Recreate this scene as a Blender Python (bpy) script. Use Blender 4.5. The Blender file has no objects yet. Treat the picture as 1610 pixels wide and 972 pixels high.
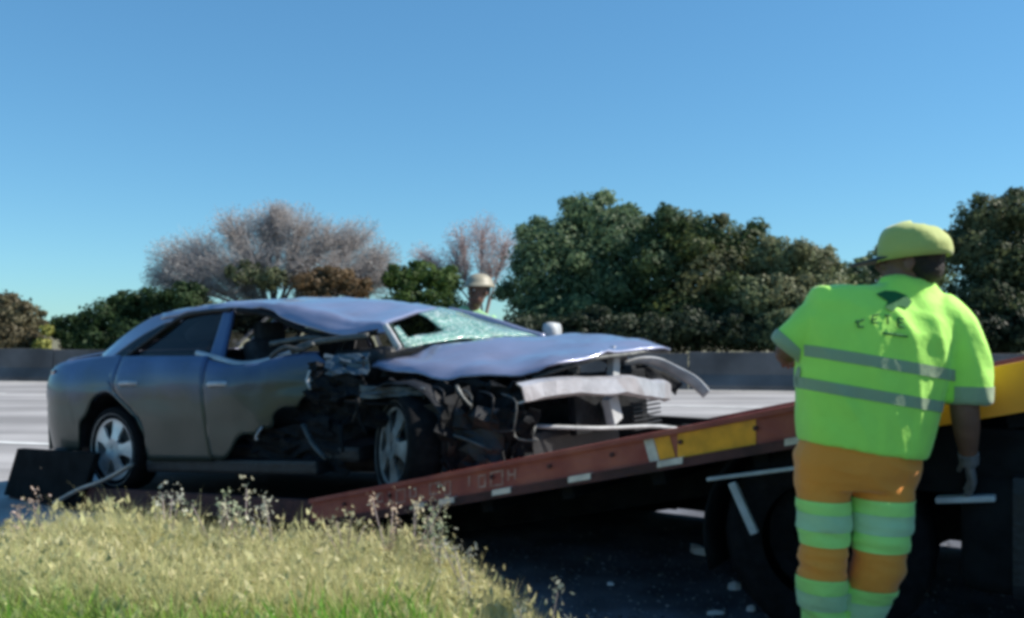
import bpy, bmesh, math, random
from mathutils import Vector, Matrix, noise
from mathutils.bvhtree import BVHTree
R = math.radians
S = bpy.context.scene
COL = S.collection
random.seed(7)

# ---------------------------------------------------------------- camera
CAMH = 1.32
cd = bpy.data.cameras.new('camera')
cam = bpy.data.objects.new('camera', cd)
COL.objects.link(cam)
cam.location = (0, 0, CAMH)
cam.rotation_euler = (R(90), 0, 0)
cd.sensor_width = 36
cd.lens = 36 * 1400 / 1610
cd.shift_y = 34 / 1610
cd.clip_end = 3000
S.camera = cam

# ---------------------------------------------------------------- light
SUN_EL, SUN_AZ = 41, 86           # azimuth clockwise from +Y (to the right and a little behind the scene)
w = bpy.data.worlds.new('World')
S.world = w
w.use_nodes = True
nt = w.node_tree
bg = nt.nodes['Background']
sky = nt.nodes.new('ShaderNodeTexSky')
sky.sky_type = 'NISHITA'
sky.sun_disc = False
sky.sun_elevation = R(SUN_EL)
sky.sun_rotation = R(SUN_AZ)
sky.air_density = 1.0
sky.dust_density = 0.0
sky.ozone_density = 1.6
hs = nt.nodes.new('ShaderNodeHueSaturation')
hs.inputs['Saturation'].default_value = 1.15
hs.inputs['Hue'].default_value = 0.5
nt.links.new(sky.outputs[0], hs.inputs['Color'])
tn = nt.nodes.new('ShaderNodeMix'); tn.data_type = 'RGBA'; tn.blend_type = 'MULTIPLY'
tn.inputs[0].default_value = 1
tn.inputs[7].default_value = (.70, .93, 1.06, 1)
nt.links.new(hs.outputs[0], tn.inputs[6])
gm = nt.nodes.new('ShaderNodeGamma')
gm.inputs[1].default_value = .65
nt.links.new(tn.outputs[2], gm.inputs[0])
t2 = nt.nodes.new('ShaderNodeMix'); t2.data_type = 'RGBA'; t2.blend_type = 'MULTIPLY'
t2.inputs[0].default_value = 1
t2.inputs[7].default_value = (.565, .85, 1.0, 1)
nt.links.new(gm.outputs[0], t2.inputs[6])
nt.links.new(t2.outputs[2], bg.inputs[0])
bg.inputs[1].default_value = 0.148
sl = bpy.data.lights.new('sun', 'SUN')
sl.energy = 4.4
sl.angle = R(0.53)
sl.color = (1, 0.94, 0.84)
sun = bpy.data.objects.new('sun', sl)
COL.objects.link(sun)
sd = Vector((math.sin(R(SUN_AZ)) * math.cos(R(SUN_EL)), math.cos(R(SUN_AZ)) * math.cos(R(SUN_EL)), math.sin(R(SUN_EL))))
sun.rotation_euler = sd.to_track_quat('Z', 'Y').to_euler()
sun.location = sd * 50
S.view_settings.view_transform = 'Standard'
S.view_settings.look = 'None'
S.view_settings.exposure = 0.72
S.view_settings.gamma = 1
S.render.engine = 'CYCLES'
S.cycles.use_denoising = True
S.cycles.max_bounces = 8
S.cycles.filter_width = 3.8       # the photograph is soft

# ---------------------------------------------------------------- materials
def mat(name, col, rough=.6, metal=0., var=.0, scale=8., bump=0., bscale=40., coat=0., alpha=1., trans=0., ior=1.45, col2=None, spec=None, emit=None, sheen=0):
    m = bpy.data.materials.new(name)
    m.use_nodes = True
    n = m.node_tree
    p = n.nodes['Principled BSDF']
    p.inputs['Roughness'].default_value = rough
    p.inputs['Metallic'].default_value = metal
    p.inputs['Coat Weight'].default_value = coat
    p.inputs['Coat Roughness'].default_value = .06
    p.inputs['Alpha'].default_value = alpha
    p.inputs['Transmission Weight'].default_value = trans
    p.inputs['IOR'].default_value = ior
    if sheen:
        p.inputs['Sheen Weight'].default_value = sheen
    if spec is not None:
        p.inputs['Specular IOR Level'].default_value = spec
    c = (*col, 1)
    tc = n.nodes.new('ShaderNodeTexCoord')
    if var or col2:
        nz = n.nodes.new('ShaderNodeTexNoise')
        nz.inputs['Scale'].default_value = scale
        nz.inputs['Detail'].default_value = 6
        n.links.new(tc.outputs['Object'], nz.inputs['Vector'])
        rp = n.nodes.new('ShaderNodeValToRGB')
        rp.color_ramp.elements[0].position = .35
        rp.color_ramp.elements[1].position = .65
        if col2:
            rp.color_ramp.elements[0].color = c
            rp.color_ramp.elements[1].color = (*col2, 1)
        else:
            rp.color_ramp.elements[0].color = (*[x * (1 - var) for x in col], 1)
            rp.color_ramp.elements[1].color = (*[min(1, x * (1 + var)) for x in col], 1)
        n.links.new(nz.outputs[0], rp.inputs[0])
        n.links.new(rp.outputs[0], p.inputs['Base Color'])
    else:
        p.inputs['Base Color'].default_value = c
    if bump:
        nb = n.nodes.new('ShaderNodeTexNoise')
        nb.inputs['Scale'].default_value = bscale
        nb.inputs['Detail'].default_value = 5
        n.links.new(tc.outputs['Object'], nb.inputs['Vector'])
        b = n.nodes.new('ShaderNodeBump')
        b.inputs['Strength'].default_value = bump
        b.inputs['Distance'].default_value = .02
        n.links.new(nb.outputs[0], b.inputs['Height'])
        n.links.new(b.outputs[0], p.inputs['Normal'])
    return m

def attr_mat(name, rough=.7, var=.25, trans=0.):
    """colour read from the mesh's own per-face colour attribute (each leaf or blade has its colour)"""
    m = mat(name, (.1, .1, .1), rough)
    n = m.node_tree
    a = n.nodes.new('ShaderNodeAttribute')
    a.attribute_name = 'tint'
    p = n.nodes['Principled BSDF']
    n.links.new(a.outputs['Color'], p.inputs['Base Color'])
    p.inputs['Specular IOR Level'].default_value = .25
    if trans:
        t = n.nodes.new('ShaderNodeBsdfTranslucent')
        n.links.new(a.outputs['Color'], t.inputs[0])
        mx = n.nodes.new('ShaderNodeMixShader')
        mx.inputs[0].default_value = trans
        n.links.new(p.outputs[0], mx.inputs[1])
        n.links.new(t.outputs[0], mx.inputs[2])
        n.links.new(mx.outputs[0], n.nodes['Material Output'].inputs[0])
    return m

M = {}
M['paint'] = mat('car_paint', (.24, .26, .38), .32, .35, var=.12, scale=3, coat=.8, bump=.05, bscale=25)
M['paint_side'] = mat('car_paint_shade_side', (.05, .09, .20), .36, .15, var=.15, scale=2.5, coat=.3, bump=.08, bscale=18)  # body paint darkened for the sides, their shade put in the colour
def greyed(m, lo, hi, col):
    # reflections put into the colour: sky blue above, grass olive below
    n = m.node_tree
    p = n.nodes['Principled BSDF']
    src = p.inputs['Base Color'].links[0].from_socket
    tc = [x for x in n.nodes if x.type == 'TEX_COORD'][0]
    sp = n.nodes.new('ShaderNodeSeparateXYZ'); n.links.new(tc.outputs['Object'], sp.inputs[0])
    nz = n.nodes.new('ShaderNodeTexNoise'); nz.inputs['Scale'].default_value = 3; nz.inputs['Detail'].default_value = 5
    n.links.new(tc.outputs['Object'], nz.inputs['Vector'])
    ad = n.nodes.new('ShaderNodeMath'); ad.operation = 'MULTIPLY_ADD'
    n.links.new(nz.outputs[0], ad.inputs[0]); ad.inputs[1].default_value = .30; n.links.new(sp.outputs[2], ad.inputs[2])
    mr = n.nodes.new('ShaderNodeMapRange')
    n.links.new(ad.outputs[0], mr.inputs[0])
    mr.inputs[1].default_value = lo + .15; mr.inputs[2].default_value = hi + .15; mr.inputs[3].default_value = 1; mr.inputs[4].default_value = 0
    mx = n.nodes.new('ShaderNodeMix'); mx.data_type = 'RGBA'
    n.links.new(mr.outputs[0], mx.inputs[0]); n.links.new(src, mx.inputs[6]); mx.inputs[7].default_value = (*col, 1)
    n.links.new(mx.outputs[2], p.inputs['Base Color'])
greyed(M['paint_side'], .66, .92, (.046, .056, .045))
M['black'] = mat('black_plastic', (.012, .012, .014), .55, var=.4, scale=14, bump=.3)
M['darkmetal'] = mat('dark_torn_metal', (.009, .010, .012), .75, .0, spec=.2, var=.5, scale=10, bump=.5, bscale=30)  # near-black metal of the crushed front and the truck rims
M['torn'] = mat('torn_grey_metal', (.085, .09, .09), .5, .4, var=.4, scale=12, bump=.4)
M['alu'] = mat('bare_aluminium', (.44, .43, .45), .42, .5, var=.15, scale=9, bump=.15)
M['rim'] = mat('wheel_alloy', (.62, .63, .64), .38, .5, var=.1, scale=12)
M['rubber'] = mat('tyre_rubber', (.010, .010, .011), .95, spec=.15, var=.3, scale=20, bump=.2)
M['glass'] = mat('window_glass', (.012, .016, .022), .05, alpha=.66, spec=.35)
M['cloth'] = mat('seat_cloth', (.035, .035, .04), .9, var=.3, scale=20)
M['tail'] = mat('tail_lamp_red', (.13, .04, .06), .25, coat=.6, var=.2)
M['lamp'] = mat('head_lamp_clear', (.6, .62, .65), .12, .2, coat=.8)
M['rail'] = mat('rust_red_paint', (.27, .045, .035), .55, var=.35, scale=5, bump=.3, bscale=30, col2=(.40, .10, .065))
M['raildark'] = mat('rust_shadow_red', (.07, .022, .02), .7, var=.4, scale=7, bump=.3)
M['amber'] = mat('amber_marker', (.85, .33, .015), .35, var=.15, scale=15, coat=.3)
M['orangepaint'] = mat('orange_yellow_paint', (.82, .30, .012), .45, var=.12, scale=6)
M['pale'] = mat('pale_reflective', (.66, .55, .47), .4, var=.2, scale=15)
M['palegrey'] = mat('pale_grey_paint', (.40, .41, .42), .5, var=.2, scale=10, bump=.1)
M['deck'] = mat('worn_steel_deck', (.34, .27, .25), .6, .2, var=.3, scale=5, bump=.2)
M['chassis'] = mat('chassis_black', (.008, .009, .010), .85, spec=.15, var=.4, scale=8, bump=.2)
M['cab'] = mat('cab_orange', (.72, .32, .02), .35, coat=.5, var=.08)
M['skin'] = mat('skin_brown', (.17, .085, .055), .55, var=.12, scale=14, bump=.05)
M['hair'] = mat('dark_hair', (.018, .012, .01), .7, var=.3, scale=60, bump=.5, bscale=120)
M['white_eye'] = mat('eye_white', (.5, .48, .45), .3)
M['lips'] = mat('lips', (.2, .07, .06), .5)
M['glove'] = mat('grey_glove', (.14, .13, .13), .8, var=.2, scale=30, bump=.2)
M['boot'] = mat('boot_leather', (.02, .018, .016), .6, bump=.2)
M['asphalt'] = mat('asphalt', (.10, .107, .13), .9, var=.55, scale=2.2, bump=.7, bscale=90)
M['barrier'] = mat('weathered_concrete', (.105, .10, .10), .85, var=.35, scale=.9, bump=.4, bscale=15)
M['bark'] = mat('bark', (.09, .07, .055), .9, var=.4, scale=6, bump=.6)
M['twig'] = mat('grey_twigs', (.34, .27, .26), .85, var=.25, scale=3)
M['leaf'] = attr_mat('leaves', .55, trans=.42)
M['blade'] = attr_mat('grass_blades', .75, trans=.4)
M['line'] = mat('road_paint', (.62, .62, .6), .7, var=.15, scale=4)
M['print'] = mat('dark_green_print', (.012, .13, .03), .8)

def fluo(name, col, bscale=9., bump=.3):
    m = mat(name, col, .75, var=.06, scale=4, bump=bump, bscale=bscale, sheen=.3)
    for x in m.node_tree.nodes:
        if x.type == 'BUMP':
            x.inputs['Distance'].default_value = .035
    return m
M['hiviz'] = fluo('fluorescent_green_cloth', (.46, .94, .12))
M['hiviz2'] = fluo('fluorescent_band_cloth', (.46, .86, .20))
M['orange'] = fluo('orange_cloth', (.86, .29, .03))
M['reflect'] = fluo('grey_reflective_tape', (.28, .38, .22))
M['reflect2'] = fluo('pale_reflective_tape', (.44, .66, .34))
M['cap'] = fluo('yellow_green_cap_cloth', (.44, .50, .13), bump=.3)
M['capw'] = mat('cream_helmet', (.30, .27, .20), .5)

def road_material():
    m = mat('sun_bleached_road', (.36, .345, .34), .9, var=.16, scale=.35, bump=.4, bscale=60)
    # worn wheel tracks and stains that run along the road
    n = m.node_tree; p = n.nodes['Principled BSDF']; src = p.inputs['Base Color'].links[0].from_socket
    tc = [x for x in n.nodes if x.type == 'TEX_COORD'][0]
    mp = n.nodes.new('ShaderNodeMapping'); mp.inputs['Rotation'].default_value = (0, 0, R(12)); mp.inputs['Scale'].default_value = (.03, .9, 1)
    nz = n.nodes.new('ShaderNodeTexNoise'); nz.inputs['Scale'].default_value = 1.4; nz.inputs['Detail'].default_value = 8
    n.links.new(tc.outputs['Object'], mp.inputs[0]); n.links.new(mp.outputs[0], nz.inputs['Vector'])
    rp = n.nodes.new('ShaderNodeValToRGB'); rp.color_ramp.elements[0].position = .38; rp.color_ramp.elements[0].color = (.62, .62, .62, 1); rp.color_ramp.elements[1].position = .6
    n.links.new(nz.outputs[0], rp.inputs[0])
    mx = n.nodes.new('ShaderNodeMix'); mx.data_type = 'RGBA'; mx.blend_type = 'MULTIPLY'; mx.inputs[0].default_value = 1
    n.links.new(src, mx.inputs[6]); n.links.new(rp.outputs[0], mx.inputs[7]); n.links.new(mx.outputs[2], p.inputs['Base Color'])
    return m
M['road'] = road_material()
M['soil'] = mat('dry_verge_soil', (.20, .155, .11), .95, var=.4, scale=3, bump=.8, bscale=25, col2=(.11, .13, .05))

# ---------------------------------------------------------------- helpers
def obj(name, bm_or_data, m, parent=None, smooth=False, label=None, cat=None, group=None, kind=None):
    if isinstance(bm_or_data, bmesh.types.BMesh):
        me = bpy.data.meshes.new(name)
        bm_or_data.normal_update()
        bm_or_data.to_mesh(me)
        bm_or_data.free()
    elif isinstance(bm_or_data, tuple):
        me = bpy.data.meshes.new(name)
        me.from_pydata(bm_or_data[0], [], bm_or_data[1])
        me.validate()
    else:
        me = bm_or_data
    if m is not None and not me.materials:
        me.materials.append(m)
    if smooth:
        me.polygons.foreach_set('use_smooth', [True] * len(me.polygons))
    o = bpy.data.objects.new(name, me)
    COL.objects.link(o)
    o.parent = parent
    tag(o, label, cat, group, kind)
    return o

def tag(o, label=None, cat=None, group=None, kind=None):
    for k, v in (('label', label), ('category', cat), ('group', group), ('kind', kind)):
        if v:
            o[k] = v
    return o

def thing(name, label, cat, loc=(0, 0, 0), rot=(0, 0, 0), group=None, kind=None):
    o = bpy.data.objects.new(name, None)
    COL.objects.link(o)
    o.empty_display_size = .2
    o.location = loc
    o.rotation_euler = rot
    return tag(o, label, cat, group, kind)

def at(px, py, D):
    return Vector(((px - 805) / 1400 * D, D, CAMH - (py - 520) / 1400 * D))

def box(bm, c, s, bev=.0, mtx=None):
    r = bmesh.ops.create_cube(bm, size=1)
    vs = r['verts']
    for v in vs:
        v.co = Vector((v.co.x * s[0], v.co.y * s[1], v.co.z * s[2]))
    if bev:
        es = list({e for v in vs for e in v.link_edges})
        rr = bmesh.ops.bevel(bm, geom=es, offset=bev, segments=2, affect='EDGES', profile=.6)
        vs = list({v for f in rr['faces'] for v in f.verts} | {v for v in vs if v.is_valid})
    for v in vs:
        if mtx:
            v.co = mtx @ v.co
        v.co += Vector(c)
    return vs

def bx(c, s, bev=.006, mtx=None):
    bm = bmesh.new()
    box(bm, c, s, bev, mtx)
    return bm

def frame(d):
    d = d.normalized()
    u = d.cross(Vector((0, 0, 1)))
    if u.length < .05:
        u = d.cross(Vector((1, 0, 0)))
    u.normalize()
    return u, d.cross(u).normalized()

def tube(bm, pts, rad, n=8, flat=1., caps=True):
    pts = [Vector(p) for p in pts]
    if not isinstance(rad, (list, tuple)):
        rad = [rad] * len(pts)
    rings = []
    for i, p in enumerate(pts):
        d = pts[min(i + 1, len(pts) - 1)] - pts[max(i - 1, 0)]
        u, v = frame(d)
        rings.append([bm.verts.new(p + rad[i] * (u * math.cos(a) + v * flat * math.sin(a))) for a in [2 * math.pi * k / n for k in range(n)]])
    for a, b in zip(rings, rings[1:]):
        for k in range(n):
            bm.faces.new((a[k], a[(k + 1) % n], b[(k + 1) % n], b[k]))
    if caps:
        bm.faces.new(rings[0][::-1])
        bm.faces.new(rings[-1])
    return rings

def tb(pts, rad, n=8, flat=1.):
    bm = bmesh.new()
    tube(bm, pts, rad, n, flat)
    return bm

def cr(p0, p1, p2, p3, t):
    return .5 * ((2 * p1) + (-p0 + p2) * t + (2 * p0 - 5 * p1 + 4 * p2 - p3) * t * t + (-p0 + 3 * p1 - 3 * p2 + p3) * t ** 3)

def dens(pts, k):
    pts = [Vector(p) for p in pts]
    out = []
    for i in range(len(pts) - 1):
        a = pts[max(i - 1, 0)]; b = pts[i]; c = pts[i + 1]; d = pts[min(i + 2, len(pts) - 1)]
        for j in range(k):
            out.append(cr(a, b, c, d, j / k))
    out.append(pts[-1])
    return out

def smooth_grid(rows, ku=4, kv=4):
    rr = [dens(r, ku) for r in rows]
    cols = list(zip(*rr))
    cc = [dens(c, kv) for c in cols]
    return [list(r) for r in zip(*cc)]

def sheet(name, rows, m, parent, th=.012, ku=4, kv=4, amp=0., nscale=3., seed=0, smooth=True, off=-1, holes=None, fine=0.):
    g = smooth_grid(rows, ku, kv) if ku else [[Vector(p) for p in r] for r in rows]
    nv, nu = len(g), len(g[0])
    vs, fs = [], []
    for r in g:
        for p in r:
            q = p.copy()
            if amp:
                q += amp * noise.noise_vector(p * nscale + Vector((seed, seed * 1.7, 0)))
            if fine:
                q += fine * noise.noise_vector(p * nscale * 4 + Vector((seed * 3, 0, seed)))
            vs.append(q)
    for i in range(nv - 1):
        for j in range(nu - 1):
            if holes and holes(i / (nv - 1), j / (nu - 1)):
                continue
            a = i * nu + j
            fs.append((a, a + 1, a + nu + 1, a + nu))
    o = obj(name, (vs, fs), m, parent, smooth)
    if th:
        md = o.modifiers.new('thick', 'SOLIDIFY')
        md.thickness = th
        md.offset = off
    return o

def copy_tree(o, parent=None):
    c = o.copy()
    COL.objects.link(c)
    c.parent = parent
    for ch in list(o.children):
        copy_tree(ch, c)
    return c

def remesh(bm, voxel, name, m, parent, smooth=4, disp=0., dscale=6., fold=(6, 6, 3.2, 2.2)):
    """joins overlapping lofts into one continuous surface"""
    me = bpy.data.meshes.new(name)
    bmesh.ops.recalc_face_normals(bm, faces=bm.faces)
    bm.to_mesh(me)
    bm.free()
    t = bpy.data.objects.new(name, me)
    COL.objects.link(t)
    md = t.modifiers.new('r', 'REMESH')
    md.mode = 'VOXEL'
    md.voxel_size = voxel
    if smooth:
        s = t.modifiers.new('s', 'SMOOTH')
        s.iterations = smooth
        s.factor = .6
    dg = bpy.context.evaluated_depsgraph_get()
    nm = bpy.data.meshes.new_from_object(t.evaluated_get(dg))
    bpy.data.objects.remove(t)
    nm.materials.clear()
    if disp:
        nm.calc_loop_triangles()
        for v in nm.vertices:
            c = v.co
            w_ = .35 * noise.noise(c * 3.1)
            q = Vector((c.x * fold[0] + w_, c.y * fold[1], c.z * fold[2] + c.x * fold[3] + w_))
            k = 1 - 2.2 * abs(noise.noise(q))                 # ridged: creases in drawn out folds
            k2 = 1 - 2.2 * abs(noise.noise(q * 2.1 + Vector((4, 1, 7))))
            v.co += v.normal * disp * (k + .4 * k2 - .6)
    nm.name = name
    return obj(name, nm, m, parent, True)

# ================================================================ setting
def sheet_plane(name, pts, z, m, kind='structure', label=None, cat=None):
    return obj(name, ([(x, y, z) for x, y in pts], [tuple(range(len(pts)))]), m, None, kind=kind)

# one ground sheet of dry land to the horizon, the road and the dark hard shoulder on it
sheet_plane('ground', [(-900, -60), (900, -60), (900, 1500), (-900, 1500)], -.012, M['soil'])
ux, uy = .839, -.545                      # direction of travel
sheet_plane('road', [(-300, -8), (300, -8), (300, 9.0), (60, 17.2), (14, 18.8), (-14, 24.3), (-60, 33), (-300, 80)], -.004, M['road'])
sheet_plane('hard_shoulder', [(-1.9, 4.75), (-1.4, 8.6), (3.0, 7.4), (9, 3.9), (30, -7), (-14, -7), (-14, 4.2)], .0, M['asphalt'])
# painted lines
def line(p, q, wd, name='road_marking'):
    p, q = Vector((*p, .004)), Vector((*q, .004))
    d = (q - p).normalized()
    n = Vector((-d.y, d.x, 0)) * wd / 2
    obj(name, ([p - n, q - n, q + n, p + n], [(0, 1, 2, 3)]), M['line'], None, kind='structure')
line((-13.5, 23.2), (14, 17.7), .16)
for k in range(7):
    a = -13 + k * 5.2
    line((a, 16.2 - .23 * a), (a + 2.4, 16.2 - .23 * (a + 2.4)), .14)
line((-16, 13.0), (-2.4, 9.6), .16)

# concrete barrier running along the far edge of the road
bar = thing('concrete_barrier', 'low weathered concrete barrier along the far edge of the road', 'barrier')
def seg(p, q, h):
    p, q = Vector((*p, 0)), Vector((*q, 0))
    d = (q - p).normalized(); n = Vector((-d.y, d.x, 0))
    p += d * .012; q -= d * .012
    prof = [(-.30, 0), (-.30, .10), (-.13, .34), (-.09, h), (.09, h), (.13, .34), (.30, .10), (.30, 0)]
    vs = [p + n * a + Vector((0, 0, b)) for a, b in prof] + [q + n * a + Vector((0, 0, b)) for a, b in prof]
    k = len(prof)
    fs = [(i, (i + 1) % k, k + (i + 1) % k, k + i) for i in range(k)] + [tuple(range(k))[::-1], tuple(range(k, 2 * k))]
    return obj('barrier_segment', (vs, fs), M['barrier'], bar)
P = [(-40 + 4 * i, 29.2 - .205 * 4 * i) for i in range(26)]
for a, b in zip(P, P[1:]):
    seg(a, b, .80 + .04 * math.sin(a[0] * .3))

# ---------------------------------------------------------------- verge with grass
def verge_h(x, y):
    edge = .31 + .05 * math.sin(y * 2.3) + (3.3 - y) * .16        # right edge
    a = max(0, min(1, (edge - x) / .75)); a = a * a * (3 - 2 * a)
    b = max(0, min(1, (4.35 + .05 * math.sin(x * 2) - y) / .7)); b = b * b * (3 - 2 * b)
    return .315 * a * b * (1 + .10 * noise.noise(Vector((x * .9, y * .9, 0))))
vs, fs = [], []
NX, NY = 90, 60
for j in range(NY + 1):
    for i in range(NX + 1):
        x = -9 + 10.2 * i / NX; y = -1.5 + 6.2 * j / NY
        vs.append((x, y, verge_h(x, y) - .008 + .03 * noise.noise(Vector((x * 5, y * 5, 1))) * (verge_h(x, y) > .02)))
for j in range(NY):
    for i in range(NX):
        a = j * (NX + 1) + i
        fs.append((a, a + 1, a + NX + 2, a + NX + 1))
obj('verge', (vs, fs), M['soil'], None, True, kind='structure')

def tinted(name, verts, faces, tints, m, parent=None, **kw):
    me = bpy.data.meshes.new(name)
    me.from_pydata(verts, [], faces)
    at_ = me.color_attributes.new('tint', 'FLOAT_COLOR', 'POINT')
    flat = []
    for t in tints:
        flat.extend((t[0], t[1], t[2], 1.))
    at_.data.foreach_set('color', flat)
    return obj(name, me, m, parent, **kw)

def mixc(a, b, t):
    return tuple(x + (y - x) * t for x, y in zip(a, b))

def blades(name, n, region, hfun, cfun, wid, label, seed, heads=.0, xr=(-4.2, .75), yr=(1.5, 4.3)):
    rnd = random.Random(seed)
    V, F, T = [], [], []
    made = 0
    while made < n:
        x = rnd.uniform(*xr); y = rnd.uniform(*yr)
        if not region(x, y, rnd):
            continue
        made += 1
        h = hfun(x, y, rnd)
        z = verge_h(x, y) - .02
        a = rnd.uniform(0, 6.283)
        ln = rnd.uniform(.1, .65) * h
        lx, ly = math.cos(a) * ln - .10 * h, math.sin(a) * ln
        b = rnd.uniform(0, 3.1416)
        wx, wy = math.cos(b) * wid * .5, math.sin(b) * wid * .5
        c = cfun(x, y, rnd)
        i = len(V)
        V += [(x - wx, y - wy, z), (x + wx, y + wy, z), (x + lx * .35 - wx * .8, y + ly * .35 - wy * .8, z + h * .6), (x + lx * .35 + wx * .8, y + ly * .35 + wy * .8, z + h * .6), (x + lx, y + ly, z + h)]
        F += [(i, i + 1, i + 3, i + 2), (i + 2, i + 3, i + 4)]
        T += [c] * 5
        if rnd.random() < heads:
            i = len(V)
            hc = mixc(c, (.56, .50, .30), .45)
            s = rnd.uniform(.010, .024)
            ctr = Vector((x + lx, y + ly, z + h))
            for q in range(3):
                d = Vector((rnd.uniform(-1, 1), rnd.uniform(-1, 1), rnd.uniform(-.3, 1.8))) * s
                e = Vector((rnd.uniform(-1, 1), rnd.uniform(-1, 1), rnd.uniform(-.5, .5))) * s * .5
                j = len(V)
                V += [tuple(ctr - d * .4), tuple(ctr + e), tuple(ctr + d), tuple(ctr - e)]
                F.append((j, j + 1, j + 2, j + 3))
                T += [hc] * 4
    return tinted(name, V, F, T, M['blade'], None, label=label, cat='grass', kind='stuff')

straw, straw2, gr1, gr2, pale = (.58, .55, .25), (.68, .60, .34), (.24, .42, .06), (.14, .29, .04), (.55, .60, .34)
def in_verge(x, y, r):
    return verge_h(x, y) > .02 + r.random() ** 2 * .16 and noise.noise(Vector((x * 4.5, y * 4.5, 6))) > -.42 - .3 * r.random()
def hD(x, y, r):
    n_ = noise.noise(Vector((x * 1.6, y * 1.6, 4)))
    lowr = max(0, min(1, (x + .9) / .9))
    return (.175 + .10 * r.random() + .09 * n_) * (1 - .35 * lowr) * (1.3 if r.random() < .03 else 1) * (1 - .25 * greenness(x, y))
def greenness(x, y):
    # greener in the near left corner and along the near edge
    n_ = noise.noise(Vector((x * 1.3, y * 1.5, 9)))
    return max(0, min(1, (3.0 - y) * 1.7 + (-.5 - x) * .40 + n_ * 1.1 - .05))
def cD(x, y, r):
    t = greenness(x, y)
    c = mixc(straw, straw2, r.random())
    c = mixc(c, pale, r.random() * .5)
    g = mixc(gr1, gr2, r.random())
    c = mixc(c, g, min(1, t * .85 + (.25 if r.random() < .18 else 0)))
    k = r.uniform(.88, 1.1) * (1 + .16 * noise.noise(Vector((x * 4, y * 6, 2))))
    return tuple(v * k for v in c)
blades('dry_grass', 88000, in_verge, hD, cD, .0042, 'pale straw coloured dry grass covering the raised verge in front of the wrecked car', 3, heads=.09)
blades('green_grass', 20000, lambda x, y, r: verge_h(x, y) > .15 and greenness(x, y) > r.random() * .9 + .1,
       lambda x, y, r: .14 + .12 * r.random(), lambda x, y, r: tuple(v * r.uniform(.7, 1.3) for v in mixc(gr1, gr2, r.random())), .008,
       'fresh green grass low in the near left corner of the verge', 5)

# tall weeds that stand up above the grass, each one a plant of its own
def weed(x, y, h, label, seed, col=(.50, .46, .33), name='dry_weed'):
    rnd = random.Random(seed)
    t = thing(name, label, 'weed', (x, y, verge_h(x, y) - .02), (0, 0, 0), 'tall weeds along the top of the verge')
    bm = bmesh.new()
    tips = []
    for k in range(rnd.randint(3, 5)):
        a = rnd.uniform(0, 6.28); l = rnd.uniform(.1, .35) * h
        hh = h * rnd.uniform(.7, 1)
        p = [(0, 0, 0), (math.cos(a) * l * .3, math.sin(a) * l * .3, hh * .5), (math.cos(a) * l, math.sin(a) * l, hh)]
        tube(bm, p, [.004, .003, .002], 5)
        tips.append(Vector(p[2])); tips.append(Vector(p[1]))
    obj('stem', bm, M['twig'], t)
    V, F, T = [], [], []
    for tp in tips:
        for q in range(26):
            c = tp + Vector((rnd.gauss(0, .016), rnd.gauss(0, .016), rnd.gauss(-.015, .032)))
            d = Vector((rnd.uniform(-1, 1), rnd.uniform(-1, 1), rnd.uniform(-1, 1))) * .010
            e = Vector((rnd.uniform(-1, 1), rnd.uniform(-1, 1), rnd.uniform(-1, 1))) * .006
            j = len(V); V += [tuple(c - d), tuple(c + e), tuple(c + d), tuple(c - e)]
            F.append((j, j + 1, j + 2, j + 3)); k = rnd.uniform(.7, 1.3); T += [tuple(v * k for v in col)] * 4
    tinted('flower_head', V, F, T, M['blade'], t, kind='stuff')
for i, (px, py, D, lab, col) in enumerate([
    (62, 772, 3.75, 'pale pinkish dry weed, leftmost of the tall weeds, in front of the dark bed tail', (.55, .42, .36)),
    (262, 782, 3.7, 'pale seeding weed standing in front of the rear wheel of the car', (.5, .5, .42)),
    (340, 778, 3.7, 'greenish grey weed under the middle of the rear door', (.40, .45, .30)),
    (385, 772, 3.7, 'cream weed under the front door handle', (.52, .50, .36)),
    (433, 776, 3.65, 'pale weed with a thick upright head left of the red rail', (.56, .54, .42)),
    (545, 795, 3.6, 'straw weed standing against the low end of the red rail', (.5, .45, .28)),
    (610, 785, 3.6, 'pinkish weed reaching over the red rail below the front wheel', (.58, .45, .34)),
    (650, 780, 3.6, 'cream weed reaching over the red rail right of the front wheel', (.56, .49, .34)),
    (690, 805, 3.5, 'grey green weed at the right end of the straw grass', (.38, .42, .26)),
    (738, 838, 3.3, 'small grey weed on the dark slope under the rail', (.36, .36, .30)),
    (848, 915, 2.75, 'grey weed at the right foot of the verge beside the shaded asphalt', (.30, .31, .25)),
    (862, 950, 2.6, 'low dusty weed nearest the bottom edge right of the verge', (.27, .28, .20))]):
    p = at(px, py, D)
    weed(p.x, p.y, max(.12, p.z - verge_h(p.x, p.y) + .02), lab, 40 + i, col)

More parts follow.
